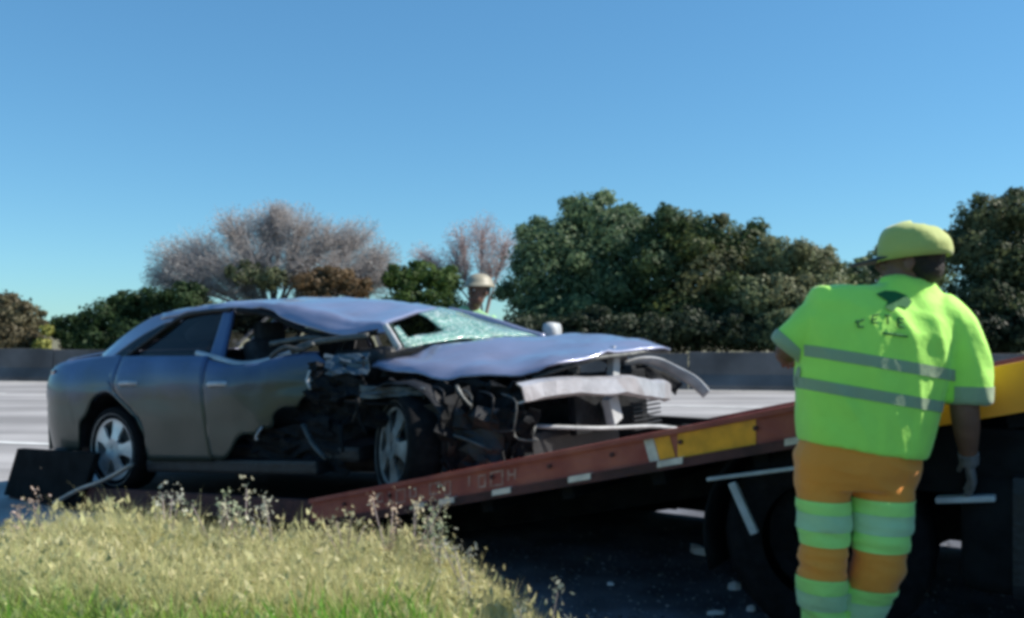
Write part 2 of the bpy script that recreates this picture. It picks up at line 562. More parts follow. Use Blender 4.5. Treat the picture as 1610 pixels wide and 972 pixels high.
# ================================================================ trees
def leaf_cloud(blobs, n, size, c1, c2, seed, lit=None, brown=0., bcol=(.17, .16, .09), inner=.30):
    rnd = random.Random(seed)
    V, F, T = [], [], []
    wsum = sum(b[1] * b[1] for b in blobs)
    for (c, r, sq) in blobs:
        k = int(n * r * r / wsum)
        c = Vector(c)
        tone = rnd.random()
        isb = rnd.random() < brown
        for _ in range(k):
            d = Vector((rnd.gauss(0, 1), rnd.gauss(0, 1), rnd.gauss(0, 1))).normalized()
            rr = r * (1 - abs(rnd.gauss(0, inner)))
            lump = 1 + .34 * noise.noise(d * 2.2 + c) + .22 * noise.noise(d * 6 + c)
            p = c + Vector((d.x * rr * lump, d.y * rr * lump, d.z * rr * sq * lump))
            if p.z < .05:
                continue
            s = size * rnd.uniform(.55, 1.35)
            nrm = (d + Vector((rnd.gauss(0, .36), rnd.gauss(0, .36), rnd.gauss(0, .36)))).normalized()
            u, v = frame(nrm)
            a = rnd.uniform(0, 6.28)
            e1 = (u * math.cos(a) + v * math.sin(a)) * s
            e2 = (v * math.cos(a) - u * math.sin(a)) * s * .55
            j = len(V)
            V += [tuple(p - e1), tuple(p + e2), tuple(p + e1), tuple(p - e2)]
            F.append((j, j + 1, j + 2, j + 3))
            t = min(1, max(0, tone * .6 + rnd.random() * .5))
            cc = mixc(c1, c2, t)
            if isb:
                cc = mixc(cc, bcol, .5)
            q = rnd.uniform(.82, 1.15)
            T += [tuple(x * q for x in cc)] * 4
    return V, F, T

def limbs(root, blobs, trunk_r, seed, m):
    rnd = random.Random(seed)
    bm = bmesh.new()
    top = max(b[0][2] for b in blobs)
    cx = sum(b[0][0] for b in blobs) / len(blobs); cy = sum(b[0][1] for b in blobs) / len(blobs)
    fork = Vector((cx * .4, cy * .4, top * .33))
    tube(bm, [(0, 0, -.1), (fork.x * .4 + .05, fork.y * .4, fork.z * .5), tuple(fork), (cx * .8, cy * .8, top * .8)], [trunk_r * 1.25, trunk_r, trunk_r * .8, trunk_r * .25], 9)
    obj('trunk', bm, M['bark'], root, True)
    for (c, r, sq) in blobs[:7]:
        bm = bmesh.new()
        c = Vector(c)
        mid = fork.lerp(c, .5) + Vector((rnd.uniform(-.2, .2), 0, rnd.uniform(-.1, .3)))
        tube(bm, [tuple(fork), tuple(mid), tuple(c)], [trunk_r * .6, trunk_r * .4, trunk_r * .1], 6)
        obj('limb', bm, M['bark'], root, True)

def tree(label, px, D, spec, n, size, c1, c2, seed, cat='tree', name='leafy_tree', brown=0., group=None, tr=.16, bcol=(.17, .16, .09)):
    """spec: list of (px, py, radius_px, depth offset, squash) clumps, set out at the tree's real distance"""
    base = at(px, 520, D); base.z = 0
    t = thing(name, label, cat, base, (0, 0, 0), group)
    bl = []
    rnd = random.Random(seed)
    for (bx_, by_, br, dd, sq) in spec:
        c = at(bx_, by_, D + dd) - base
        bl.append((tuple(c), br / 1400 * (D + dd), sq))
    # smaller clumps break up the outline
    more = []
    for c, r, sq in bl:
        for k in range(7):
            d = Vector((rnd.gauss(0, 1), rnd.gauss(0, 1) * .8, rnd.gauss(.25, .8))).normalized()
            more.append((tuple(Vector(c) + Vector((d.x, d.y, d.z * sq)) * r * .93), r * rnd.uniform(.22, .42), rnd.uniform(.6, .95)))
    limbs(t, bl, tr, seed, None)
    V, F, T = leaf_cloud(bl + more, n, size, c1, c2, seed, brown=brown, bcol=bcol)
    tinted('crown', V, F, T, M['leaf'], t)
    return t

G1, G2 = (.045, .095, .05), (.22, .29, .14)
O1, O2 = (.07, .10, .05), (.30, .33, .17)
TG = 'trees behind the barrier'
tree('tall dense dark green tree left of the mass, its crown the highest on the skyline', 905, 31,
     [(870, 395, 62, 0, .8), (925, 345, 48, .5, .9), (960, 375, 60, 0, .85), (850, 450, 66, -.5, .9), (935, 440, 80, -.4, .9), (870, 510, 72, -1, .8), (960, 505, 72, -.8, .8), (985, 350, 34, .6, .8)], 46000, .085, G1, G2, 11, group=TG)
tree('broad green tree with a rounded shaggy top in the middle of the dark mass', 1090, 30,
     [(1060, 370, 52, 0, .75), (1110, 378, 58, 0, .75), (1165, 395, 55, .2, .75), (1030, 430, 66, -.4, .8), (1110, 445, 80, -.6, .8), (1060, 505, 75, -1, .8), (1150, 500, 70, -.9, .8), (1205, 440, 50, 0, .8)], 46000, .085, G1, (.095, .115, .036), 12, brown=.05, group=TG)
tree('lower olive and brown tree at the right end of the dark mass', 1255, 28.5,
     [(1235, 410, 45, 0, .75), (1280, 415, 40, .2, .75), (1225, 470, 55, -.5, .8), (1290, 465, 52, -.4, .8), (1215, 520, 50, -1, .7), (1275, 520, 55, -1, .7), (1180, 470, 40, -.8, .8)], 34000, .075, O1, O2, 13, brown=.25, group=TG)
tree('low dark bushy tree right behind the standing worker', 1400, 29.5,
     [(1345, 440, 42, 0, .7), (1400, 410, 38, .3, .7), (1450, 430, 50, 0, .8), (1360, 500, 60, -.6, .8), (1430, 500, 62, -.7, .8)], 24000, .08, O1, G2, 14, brown=.12, group=TG)
tree('rounded grey green tree at the right edge of the photo', 1570, 27,
     [(1545, 350, 46, .2, .85), (1600, 345, 50, 0, .8), (1530, 400, 50, -.2, .8), (1590, 420, 66, -.4, .8), (1660, 380, 70, 0, .8), (1540, 480, 68, -.6, .85), (1620, 500, 75, -.8, .8), (1500, 385, 26, 0, .8)], 44000, .08, (.035, .055, .025), (.13, .15, .07), 15, group=TG)
tree('green bush with ragged top beyond the car roof, left of the second worker', 660, 31,
     [(628, 440, 26, 0, .8), (665, 432, 28, .2, .8), (700, 445, 30, 0, .8), (640, 480, 38, -.4, .8), (695, 490, 42, -.5, .8), (660, 520, 45, -.6, .7)], 17000, .075, (.03, .06, .015), (.10, .16, .04), 16, cat='bush', name='leafy_bush', group='bushes behind the barrier', tr=.08)
tree('dark evergreen bush rising behind the boot of the car', 175, 30,
     [(125, 520, 38, 0, .8), (165, 498, 34, 0, .85), (205, 485, 32, .3, .85), (245, 480, 30, .2, .9), (290, 475, 34, .2, .8), (150, 545, 40, -.5, .6), (220, 535, 48, -.5, .7), (290, 525, 45, -.4, .7)], 26000, .075, (.018, .04, .016), (.055, .095, .035), 17, cat='bush', name='leafy_bush', group='bushes behind the barrier', tr=.08)
tree('olive brown tree at the left edge of the photo', 8, 29,
     [(5, 480, 28, 0, .8), (35, 500, 32, 0, .85), (-25, 500, 45, 0, .85), (10, 535, 45, -.4, .8), (45, 545, 26, -.3, .7), (-60, 520, 60, 0, .8)], 22000, .075, (.07, .06, .035), (.17, .145, .085), 18, brown=.3, group=TG)
tree('small yellow flowering shrub beside the olive brown tree at the left edge', 68, 28.2,
     [(66, 545, 14, 0, .9), (74, 520, 9, 0, 1.), (60, 555, 12, 0, .6)], 2600, .06, (.16, .17, .04), (.42, .42, .12), 19, cat='bush', name='leafy_bush', group='bushes behind the barrier', tr=.03)
tree('small rust brown leafy tree between the bare tree and the car roof', 520, 30.2,
     [(490, 445, 30, 0, .7), (530, 440, 28, 0, .7), (560, 455, 26, 0, .7), (500, 480, 36, -.3, .7), (555, 490, 36, -.3, .7)], 11000, .07, (.09, .07, .035), (.20, .13, .07), 20, brown=.3, group=TG, bcol=(.20, .14, .08), tr=.1)
tree('pale green low shrub behind the rear half of the car roof', 395, 30.5,
     [(330, 500, 40, 0, .7), (385, 432, 26, .4, .7), (425, 440, 28, .4, .7), (400, 500, 44, 0, .7), (450, 500, 40, 0, .7)], 12000, .07, (.08, .10, .05), (.22, .24, .13), 21, cat='bush', name='leafy_bush', group='bushes behind the barrier', tr=.08)

tree('long dark hedge along the foot of the dense trees, just above the barrier', 1060, 27.5,  # leaves added, the shade under the crowns put in their dark colour
     [(820 + 52 * k, 522 + 6 * math.sin(k * 2.1), 42, 0, .75) for k in range(9)], 26000, .075, (.018, .03, .018), (.05, .07, .04), 23, cat='undershade', name='undershade', tr=.06)
tree('dark hedge behind the bed and the barrier at the right edge', 1560, 25.5,  # same added leaves, shade under the right trees in their colour
     [(1490 + 50 * k, 520 + 5 * math.sin(k * 1.7), 44, 0, .75) for k in range(5)], 14000, .075, (.018, .03, .018), (.05, .07, .04), 24, cat='undershade', name='undershade', tr=.06)

def bare_tree(label, px, D, W, ptop, seed, n_tw, spec, col1, col2, leaf_n, tr=.15):
    base = at(px, 520, D); base.z = 0
    rnd = random.Random(seed)
    t = thing('bare_tree', label, 'tree', base, (0, 0, 0), 'bare winter trees behind the barrier')
    targets = [(at(a, b, D + dd) - base, r / 1400 * D) for a, b, r, dd in spec]
    top = max(c.z for c, r in targets)
    fork = Vector((0, 0, top * .30))
    bm = bmesh.new()
    tube(bm, [(0, 0, -.1), (.06, 0, fork.z * .5), tuple(fork)], [tr * 1.3, tr, tr * .85], 9)
    obj('trunk', bm, M['twig'], t, True)
    V, F, T = [], [], []
    def strip(p, q, w_, c):
        d = (q - p)
        u, v = frame(d)
        a = rnd.uniform(0, 3.14)
        e = (u * math.cos(a) + v * math.sin(a)) * w_
        j = len(V)
        V.extend([tuple(p - e), tuple(p + e), tuple(q + e * .4), tuple(q - e * .4)])
        F.append((j, j + 1, j + 2, j + 3)); T.extend([c] * 4)
    for c, r in targets:
        bm = bmesh.new()
        mid = fork.lerp(c, .45) + Vector((rnd.uniform(-.25, .25), rnd.uniform(-.2, .2), rnd.uniform(.0, .35)))
        tube(bm, dens([tuple(fork), tuple(mid), tuple(c)], 4), [tr * .55 * (1 - .8 * i / 8) for i in range(9)], 6)
        obj('limb', bm, M['twig'], t, True)
        for k in range(n_tw):
            # a spray of ever finer twigs from somewhere on the limb outwards
            p = mid.lerp(c, rnd.random())
            d = Vector((rnd.gauss(0, 1), rnd.gauss(0, 1), rnd.gauss(.35, .9))).normalized()
            q = c + d * r * (rnd.random() ** .45)
            p2 = p.lerp(q, rnd.uniform(.3, .6)) + Vector((rnd.gauss(0, .08), rnd.gauss(0, .08), rnd.gauss(.03, .08)))
            cc = mixc(col1, col2, rnd.random())
            strip(p, p2, .016, cc); strip(p2, q, .010, cc)
            for s_ in range(5):
                a = p2.lerp(q, rnd.random())
                b = a + (d + Vector((rnd.gauss(0, .8), rnd.gauss(0, .8), rnd.gauss(0, .8)))).normalized() * r * rnd.uniform(.12, .33)
                strip(a, b, .008, mixc(col1, col2, rnd.random()))
        for k in range(leaf_n):
            d = Vector((rnd.gauss(0, 1), rnd.gauss(0, 1), rnd.gauss(.2, 1))).normalized()
            p = c + d * r * (rnd.random() ** .4) * 1.05
            e1 = Vector((rnd.gauss(0, 1), rnd.gauss(0, 1), rnd.gauss(0, 1))).normalized() * rnd.uniform(.015, .05)
            e2 = e1.cross(Vector((rnd.gauss(0, 1), rnd.gauss(0, 1), rnd.gauss(0, 1)))).normalized() * .02
            j = len(V)
            V.extend([tuple(p - e1), tuple(p + e2), tuple(p + e1), tuple(p - e2)])
            F.append((j, j + 1, j + 2, j + 3)); T.extend([mixc(col1, col2, rnd.random())] * 4)
    tinted('twig_crown', V, F, T, M['leaf'], t)
bare_tree('wide leafless tree with reddish grey twigs behind the car roof', 430, 32, 0, 0, 31, 300,
          [(270, 410, 42, 0), (310, 400, 45, .5), (365, 365, 44, 0), (420, 355, 42, .4), (470, 360, 42, -.3), (520, 378, 42, 0), (565, 380, 42, .3), (600, 410, 36, 0), (300, 440, 48, -.5), (350, 425, 50, -.6), (405, 410, 52, -.6), (470, 415, 54, -.5), (545, 430, 50, -.5), (600, 440, 36, -.2), (440, 340, 26, .2), (250, 440, 28, .1), (380, 455, 44, -.7), (500, 455, 44, -.7)],
          (.34, .30, .29), (.56, .53, .51), 620, .16)
bare_tree('thin leafless tree with faint pinkish twigs left of the tall dark tree', 760, 33, 0, 0, 32, 105,
          [(725, 375, 30, 0), (760, 365, 34, .3), (795, 385, 30, 0), (715, 410, 34, 0), (770, 415, 38, -.3), (665, 405, 26, 0)],
          (.40, .31, .31), (.62, .52, .50), 300, .1)

# ================================================================ wrecked car
YAW = R(-33)
CO = Vector((-2.44, 7.25, .13))
car = thing('wrecked_car', 'blue grey saloon with its front torn off and hood buckled, on the red truck bed', 'car', CO, (0, R(-4.2), YAW))
def ypf(z):                               # side bulge
    if z < .55:
        return .835 + .045 * (z - .2) / .35
    if z < .80:
        return .88
    return .88 - .10 * ((z - .80) / .22) ** 1.5
def xf(z):                                # rear edge of the rear door, curving over the wheel arch
    t = max(0, min(1, (.80 - z) / .32)); t = t * t * (3 - 2 * t)
    return .10 + .31 * t
def belt(x):
    pts = [(-.98, .93), (-.6, .985), (-.2, 1.005), (.1, 1.0), (.46, .985), (.85, .955), (1.15, .93), (1.6, .915), (2.2, .90), (2.6, .88)]
    for (a, b), (c, d) in zip(pts, pts[1:]):
        if x <= c:
            return b + (d - b) * max(0, (x - a) / (c - a))
    return pts[-1][1]
def zb_q(x):
    if abs(x) < .41:
        return .33 + math.sqrt(.41 ** 2 - x * x)
    return .31 if x < 0 else .22
def side_panel(name, sgn, parent, u0, u1, m, xfun, zbf, nu=26, nvv=14, wav=.004, dents=None, zt=None):
    V, F = [], []
    for i in range(nu + 1):
        u = i / nu
        zb = .22
        for _ in range(4):
            zb = zbf(xfun(u, zb))
        for j in range(nvv + 1):
            v = j / nvv
            x = xfun(u, zb)
            ztop = (zt or belt)(x)
            z = zb + (ztop - zb) * v
            x = xfun(u, z)
            y = ypf(z)
            if x < -.55:
                y -= .13 * ((-.55 - x) / .45) ** 2.4
            y += wav * noise.noise(Vector((x * 3, z * 5, sgn)))
            if dents:
                dx, dy, dz = dents(x, z)
                x += dx; y += dy; z += dz
            # crease along the side
            y += .006 * math.exp(-((z - .74) / .025) ** 2)
            V.append((x, sgn * y, z))
    for i in range(nu):
        for j in range(nvv):
            a = i * (nvv + 1) + j
            f = (a, a + 1, a + nvv + 2, a + nvv + 1)
            F.append(f if sgn < 0 else f[::-1])
    o = obj(name, (V, F), m, parent, True)
    md = o.modifiers.new('thick', 'SOLIDIFY'); md.thickness = .02; md.offset = -1 if sgn < 0 else -1
    return o
for sgn in (-1, 1):
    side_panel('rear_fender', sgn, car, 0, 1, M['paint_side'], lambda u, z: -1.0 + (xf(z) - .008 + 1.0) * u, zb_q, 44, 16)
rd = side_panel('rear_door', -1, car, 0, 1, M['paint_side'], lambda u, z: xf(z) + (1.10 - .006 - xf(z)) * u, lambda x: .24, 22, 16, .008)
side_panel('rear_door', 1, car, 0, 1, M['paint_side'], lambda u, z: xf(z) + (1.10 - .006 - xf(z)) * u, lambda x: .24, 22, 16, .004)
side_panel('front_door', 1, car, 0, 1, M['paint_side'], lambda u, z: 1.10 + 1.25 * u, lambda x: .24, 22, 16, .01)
# near front door: waist pushed down, front lower part bent in and torn
def dent(x, z):
    k = math.exp(-((x - 1.42) / .3) ** 2) * max(0, (z - .62) / .3)
    f = max(0, (x - 1.35) / .6)
    n1 = noise.noise(Vector((x * 6, z * 6, 3)))
    return (-.03 * f * n1, -.13 * f * f - .05 * f * max(0, .6 - z) * 4 + .035 * f * n1, -.065 * k + .03 * f * noise.noise(Vector((x * 5, z * 4, 8))))
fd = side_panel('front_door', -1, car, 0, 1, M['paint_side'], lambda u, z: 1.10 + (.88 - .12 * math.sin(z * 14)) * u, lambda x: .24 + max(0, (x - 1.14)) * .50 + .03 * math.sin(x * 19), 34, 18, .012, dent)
def handle(px, pz, parent, sgn=-1):
    bm = bmesh.new()
    y = sgn * (ypf(pz) + .034)
    tube(bm, dens([(px - .09, y + .03, pz), (px - .06, y - .004, pz + .004), (px, y - .008, pz + .006), (px + .07, y - .004, pz + .004), (px + .10, y + .03, pz)], 3), .016, 8, 1.3)
    obj('door_handle', bm, M['alu'], parent, True)
handle(.27, .79, rd); handle(1.24, .745, fd)
# sills
for sgn in (-1, 1):
    obj('sill', bx((1.2, sgn * .78, .20), (1.7, .12, .09), .02), M['black'], car)
# underbody with rounded edges
bm = bmesh.new()
box(bm, (1.1, 0, .27), (2.4, 1.46, .10), .03)
box(bm, (-.6, 0, .33), (.55, 1.3, .14), .04)
box(bm, (1.2, .1, .19), (2.2, 1.1, .14), .04)
box(bm, (2.9, .05, .27), (1.0, 1.15, .20), .05)
box(bm, (2.75, .55, .46), (.9, .35, .3), .05)
box(bm, (0, 0, .42), (.4, 1.0, .12), .03)
obj('underbody', bm, M['black'], car)
obj('wheel_well', tb(dens([(-.41, 0, .36), (-.3, 0, .62), (0, 0, .74), (.3, 0, .62), (.41, 0, .36)], 5), .01, 4), M['black'], car)
for sgn in (-1, 1):
    V, F = [], []
    for i in range(17):
        a = math.pi * i / 16
        for y in (.87, .55):
            V.append((.405 * math.cos(a), sgn * y, .33 + .405 * math.sin(a)))
    for i in range(16):
        F.append((2 * i, 2 * i + 1, 2 * i + 3, 2 * i + 2))
    n_ = len(V)
    V += [(.405 * math.cos(math.pi * i / 16), sgn * .55, .33 + .405 * math.sin(math.pi * i / 16)) for i in range(17)]
    F.append(tuple(range(n_, n_ + 17)))
    obj('wheel_arch_liner', (V, F), M['black'], car)
# boot lid, rear bumper and lamps
sheet('boot_lid', [[(-.98, y * .93, .80) if k == 0 else (-.99 + .03 * k * k * .3, y, z) for y in (-.62, -.3, 0, .3, .62)] for k, z in ((0, .8), (1, .93), (2, 1.005))]
      + [[(x, y, z) for y in (-.62, -.3, 0, .3, .62)] for x, z in ((-.80, 1.025), (-.5, 1.04), (-.28, 1.045))], M['paint'], car, .015)
sheet('rear_bumper', [[(-.99, -.765, z), (-1.03, -.66, z), (-1.06, -.45, z), (-1.08, 0, z), (-1.06, .45, z), (-1.03, .66, z), (-.99, .765, z)] for z in (.31, .42, .55, .66)] , M['paint_side'], car, .02)
sheet('rear_panel', [[(-.90, -.72, z), (-.97, -.4, z), (-1.0, 0, z), (-.97, .4, z), (-.90, .72, z)] for z in (.64, .74, .86)], M['paint'], car, .02)
for sgn in (-1, 1):
    sheet('tail_light', [[(-.74, sgn * .842, z), (-.86, sgn * .802, z), (-.955, sgn * .70, z), (-.99, sgn * .48, z)] for z in (.80, .87, .94)], M['tail'], car, .012, off=1 if sgn > 0 else -1)
obj('number_plate', bx((-1.10, 0, .50), (.012, .50, .11), .003), M['pale'], car)
# C pillars
for sgn in (-1, 1):
    sheet('rear_pillar', [[(-.44, sgn * .66, 1.02), (-.30, sgn * .73, 1.01), (-.12, sgn * .77, 1.0)],
                          [(-.13, sgn * .64, 1.17), (-.02, sgn * .67, 1.15), (.10, sgn * .70, 1.125)],
                          [(.18, sgn * .60, 1.285), (.26, sgn * .61, 1.262), (.36, sgn * .63, 1.225)],
                          [(.44, sgn * .56, 1.300), (.50, sgn * .60, 1.27), (.56, sgn * .64, 1.225)]], M['paint'], car, .03, off=1 if sgn > 0 else -1)
for sgn in (-1, 1):
    sheet('quarter_window', [[(-.11, sgn * .765, 1.0), (.0, sgn * .77, .998), (.09, sgn * .772, .995)], [(.09, sgn * .70, 1.12), (.19, sgn * .705, 1.11), (.28, sgn * .705, 1.10)], [(.34, sgn * .635, 1.222), (.42, sgn * .64, 1.215), (.48, sgn * .645, 1.205)]], M['glass'], car, .005, off=1 if sgn > 0 else -1)
# roof: dented forwards, near front corner crushed down
roof_rows = [
    [(.30, -.625, 1.262), (.62, -.635, 1.28), (.95, -.635, 1.278), (1.40, -.645, 1.252), (1.66, -.655, 1.15), (2.03, -.65, 1.025), (2.26, -.63, 1.0), (2.50, -.61, 1.02)],
    [(.26, -.60, 1.282), (.60, -.61, 1.302), (.95, -.61, 1.300), (1.40, -.615, 1.275), (1.68, -.625, 1.195), (2.0, -.62, 1.085), (2.24, -.605, 1.045), (2.47, -.585, 1.05)],
    [(.22, -.575, 1.288), (.62, -.59, 1.312), (.98, -.585, 1.312), (1.36, -.575, 1.288), (1.68, -.565, 1.235), (1.96, -.565, 1.16), (2.18, -.565, 1.10), (2.42, -.56, 1.075)],
    [(.20, -.48, 1.315), (.62, -.46, 1.335), (1.00, -.44, 1.33), (1.36, -.42, 1.30), (1.66, -.42, 1.25), (1.94, -.42, 1.175), (2.14, -.42, 1.12), (2.36, -.44, 1.085)],
    [(.18, .0, 1.35), (.64, .02, 1.372), (1.02, .04, 1.365), (1.40, .04, 1.335), (1.68, .04, 1.30), (1.90, .04, 1.255), (2.06, .02, 1.21), (2.24, 0, 1.165)],
    [(.20, .40, 1.335), (.66, .44, 1.35), (1.03, .44, 1.345), (1.42, .44, 1.315), (1.70, .42, 1.29), (1.88, .40, 1.265), (2.0, .38, 1.235), (2.14, .36, 1.195)],
    [(.28, .62, 1.27), (.68, .63, 1.285), (1.03, .63, 1.28), (1.43, .62, 1.255), (1.70, .61, 1.235), (1.86, .60, 1.215), (1.96, .60, 1.195), (2.08, .58, 1.165)]]
sheet('roof', roof_rows, M['paint'], car, .025, 4, 4, amp=.014, nscale=4, seed=2, fine=.012)
# rear window
sheet('rear_window', [[(-.42, y * 1.08, 1.035) for y in (-.58, -.2, .2, .58)], [(-.05, y, 1.21 + (.02 if abs(y) < .3 else 0)) for y in (-.58, -.2, .2, .58)], [(.26, y * .9, 1.325) for y in (-.58, -.2, .2, .58)]], M['glass'], car, .005)
# door window glass and frames, near rear
def frame_bar(pts, r=.018, m='black', parent=car, name='window_frame', flat=1.):
    return obj(name, tb(dens(pts, 4), r, 7, flat), M[m], parent, True)
for sgn in (-1, 1):
    sheet('side_window', [[(.12, sgn * .765, .985), (.55, sgn * .765, .97), (1.0, sgn * .765, .935)], [(.40, sgn * .69, 1.12), (.70, sgn * .69, 1.11), (1.02, sgn * .685, 1.10)], [(.60, sgn * .63, 1.24), (.82, sgn * .625, 1.26), (1.04, sgn * .63, 1.25)]], M['glass'], car, .005)
    frame_bar([(.08, sgn * .775, .99), (.34, sgn * .70, 1.135), (.56, sgn * .635, 1.25), (.85, sgn * .63, 1.268), (1.10, sgn * .635, 1.255)], .017)
    sheet('door_pillar', [[(1.02, sgn * .785, .93), (1.16, sgn * .785, .92)], [(1.01, sgn * .70, 1.10), (1.13, sgn * .70, 1.10)], [(1.02, sgn * .635, 1.265), (1.11, sgn * .635, 1.25)]], M['paint'] if sgn > 0 else M['paint_side'], car, .03, off=1 if sgn > 0 else -1)
sheet('side_window', [[(1.2, .765, .93), (1.7, .765, .915), (2.2, .76, .91)], [(1.2, .69, 1.10), (1.6, .69, 1.09), (2.1, .70, 1.03)], [(1.2, .62, 1.25), (1.6, .62, 1.24), (2.0, .62, 1.16)]], M['glass'], car, .005)
# bent near front window frame and waist strip that catches the light
frame_bar([(.92, -.80, .965), (1.12, -.815, .925), (1.32, -.80, .872), (1.52, -.78, .868), (1.72, -.74, .905), (1.82, -.72, .93)], .017, 'alu', fd, 'waist_strip', 1.6)
frame_bar([(1.78, -.74, .93), (1.9, -.70, .97), (2.1, -.66, .985), (2.35, -.64, .99)], .022, 'torn')
frame_bar([(1.55, -.70, .99), (1.8, -.66, 1.01), (2.0, -.62, 1.0)], .020, 'torn')
frame_bar([(1.62, -.77, .905), (1.78, -.80, .955), (1.88, -.76, .935), (1.98, -.74, .965)], .016, 'torn')
frame_bar([(1.16, -.63, 1.25), (1.48, -.63, 1.19), (1.78, -.64, 1.07), (2.05, -.62, 1.0), (2.4, -.60, 1.01)], .020, 'darkmetal')
# pillars at the windscreen
frame_bar([(2.44, -.58, 1.04), (2.50, -.60, .98), (2.57, -.62, .90)], .020, 'palegrey', car, 'windscreen_pillar', 1.4)
frame_bar([(2.06, .58, 1.185), (2.35, .63, 1.10), (2.62, .68, .99), (2.80, .70, .93)], .026, 'paint', car, 'windscreen_pillar', 1.4)
M['wscreen'] = mat('shattered_windscreen', (.20, .42, .34), .14, alpha=.70, coat=.5, var=.25, scale=9, bump=.5, bscale=60)
_n = M['wscreen'].node_tree
_p = _n.nodes['Principled BSDF']
_v = _n.nodes.new('ShaderNodeTexVoronoi'); _v.feature = 'DISTANCE_TO_EDGE'; _v.inputs['Scale'].default_value = 22
_t = [x for x in _n.nodes if x.type == 'TEX_COORD'][0]
_n.links.new(_t.outputs['Object'], _v.inputs['Vector'])
_r = _n.nodes.new('ShaderNodeMapRange'); _r.inputs[1].default_value = .0; _r.inputs[2].default_value = .09; _r.inputs[3].default_value = 1; _r.inputs[4].default_value = 0
_n.links.new(_v.outputs[0], _r.inputs[0])
_m = _n.nodes.new('ShaderNodeMix'); _m.data_type = 'RGBA'; _s = _p.inputs['Base Color'].links[0].from_socket
_n.links.new(_r.outputs[0], _m.inputs[0]); _n.links.new(_s, _m.inputs[6]); _m.inputs[7].default_value = (.78, .88, .82, 1)
_n.links.new(_m.outputs[2], _p.inputs['Base Color'])
sheet('windscreen', [[(2.46, -.54, 1.03), (2.36, -.2, 1.11), (2.27, .1, 1.17), (2.16, .36, 1.20), (2.09, .56, 1.175)],
                     [(2.52, -.56, .97), (2.50, -.2, 1.02), (2.48, .1, 1.07), (2.42, .38, 1.10), (2.38, .61, 1.08)],
                     [(2.58, -.58, .905), (2.66, -.2, .93), (2.72, .1, .945), (2.76, .4, .955), (2.78, .66, .945)]], M['wscreen'], car, .007, amp=.018, nscale=5, seed=4,
      holes=lambda i, j: (i < .62 and .03 < j < .26))
# interior
M['palecloth'] = mat('pale_sheet_cloth', (.85, .78, .78), .8)
def seat(x, y, name='front_seat'):
    bm = bmesh.new()
    box(bm, (x, y, .52), (.50, .46, .16), .05)
    box(bm, (x - .22, y, .80), (.13, .46, .50), .05, Matrix.Rotation(R(-14), 4, 'Y'))
    box(bm, (x - .29, y, 1.10), (.09, .24, .14), .035, Matrix.Rotation(R(-10), 4, 'Y'))
    return obj(name, bm, M['cloth'], car, True)
seat(1.45, -.36); seat(1.45, .36)
bm = bmesh.new(); box(bm, (.55, 0, .52), (.5, 1.2, .18), .05); box(bm, (.30, 0, .80), (.14, 1.2, .46), .05, Matrix.Rotation(R(-16), 4, 'Y'))
obj('rear_seat', bm, M['cloth'], car, True)
obj('parcel_shelf', bx((-.05, 0, .985), (.55, 1.2, .03), .01), M['cloth'], car)
obj('dashboard', bx((2.25, 0, .80), (.42, 1.28, .24), .06), M['black'], car, True)
bm = bmesh.new()
tube(bm, [(1.98 + .04 * math.sin(a), -.36 + .18 * math.cos(a), .86 + .17 * math.sin(a)) for a in [2 * math.pi * k / 20 for k in range(21)]], .013, 7)
tube(bm, [(2.2, -.36, .80), (1.98, -.36, .86)], .02, 7); tube(bm, [(1.98, -.53, .86), (1.98, -.19, .86)], .012, 6)
obj('steering_wheel', bm, M['black'], car, True)
# pale sheet seen in the rear window
sheet('pale_sheet', [[(.52, -.48, 1.20), (.7, -.50, 1.22), (.94, -.48, 1.20)], [(.46, -.54, 1.13), (.70, -.57, 1.13), (.93, -.54, 1.13)], [(.50, -.52, 1.075), (.70, -.54, 1.075), (.90, -.52, 1.08)]], M['palecloth'], car, .01, amp=.02, nscale=8)
# far side body line to the nose, pushed out fender
sheet('front_fender', [[(2.36, .88, .45), (2.8, .90, .74), (3.15, .90, .74), (3.36, .93, .55)],
                       [(2.36, .88, .70), (2.8, .89, .80), (3.15, .89, .80), (3.36, .90, .72)],
                       [(2.36, .80, .90), (2.8, .80, .90), (3.15, .80, .87), (3.38, .80, .80)]], M['paint_side'], car, .012, amp=.02, nscale=4)
sheet('torn_fender_arch', [[(3.42, .70, .735), (3.50, .80, .76), (3.58, .92, .745), (3.68, .99, .68), (3.80, 1.03, .60), (3.885, 1.04, .50)],
                           [(3.40, .70, .70), (3.47, .80, .715), (3.54, .93, .70), (3.63, 1.0, .63), (3.74, 1.04, .545), (3.83, 1.05, .455)]], M['palegrey'], car, .012, 4, 3)
sheet('bent_fender_liner', [[(3.36, .72, .70), (3.5, .84, .71), (3.62, .95, .66), (3.72, 1.0, .56)], [(3.40, .70, .60), (3.52, .80, .58), (3.62, .90, .52), (3.70, .94, .46)]], M['darkmetal'], car, .01, 4, 4, amp=.05, nscale=7, seed=5)
# far door mirror
bm = bmesh.new()
box(bm, (0, 0, 0), (.11, .22, .135), .045, Matrix.Rotation(R(15), 4, 'Z'))
o = obj('door_mirror', bm, M['palegrey'], car, True); o.location = (2.74, .93, .985)
obj('mirror_arm', tb([(2.70, .80, .93), (2.72, .86, .95), (2.74, .90, .965)], .022, 8), M['paint'], o and car, True)
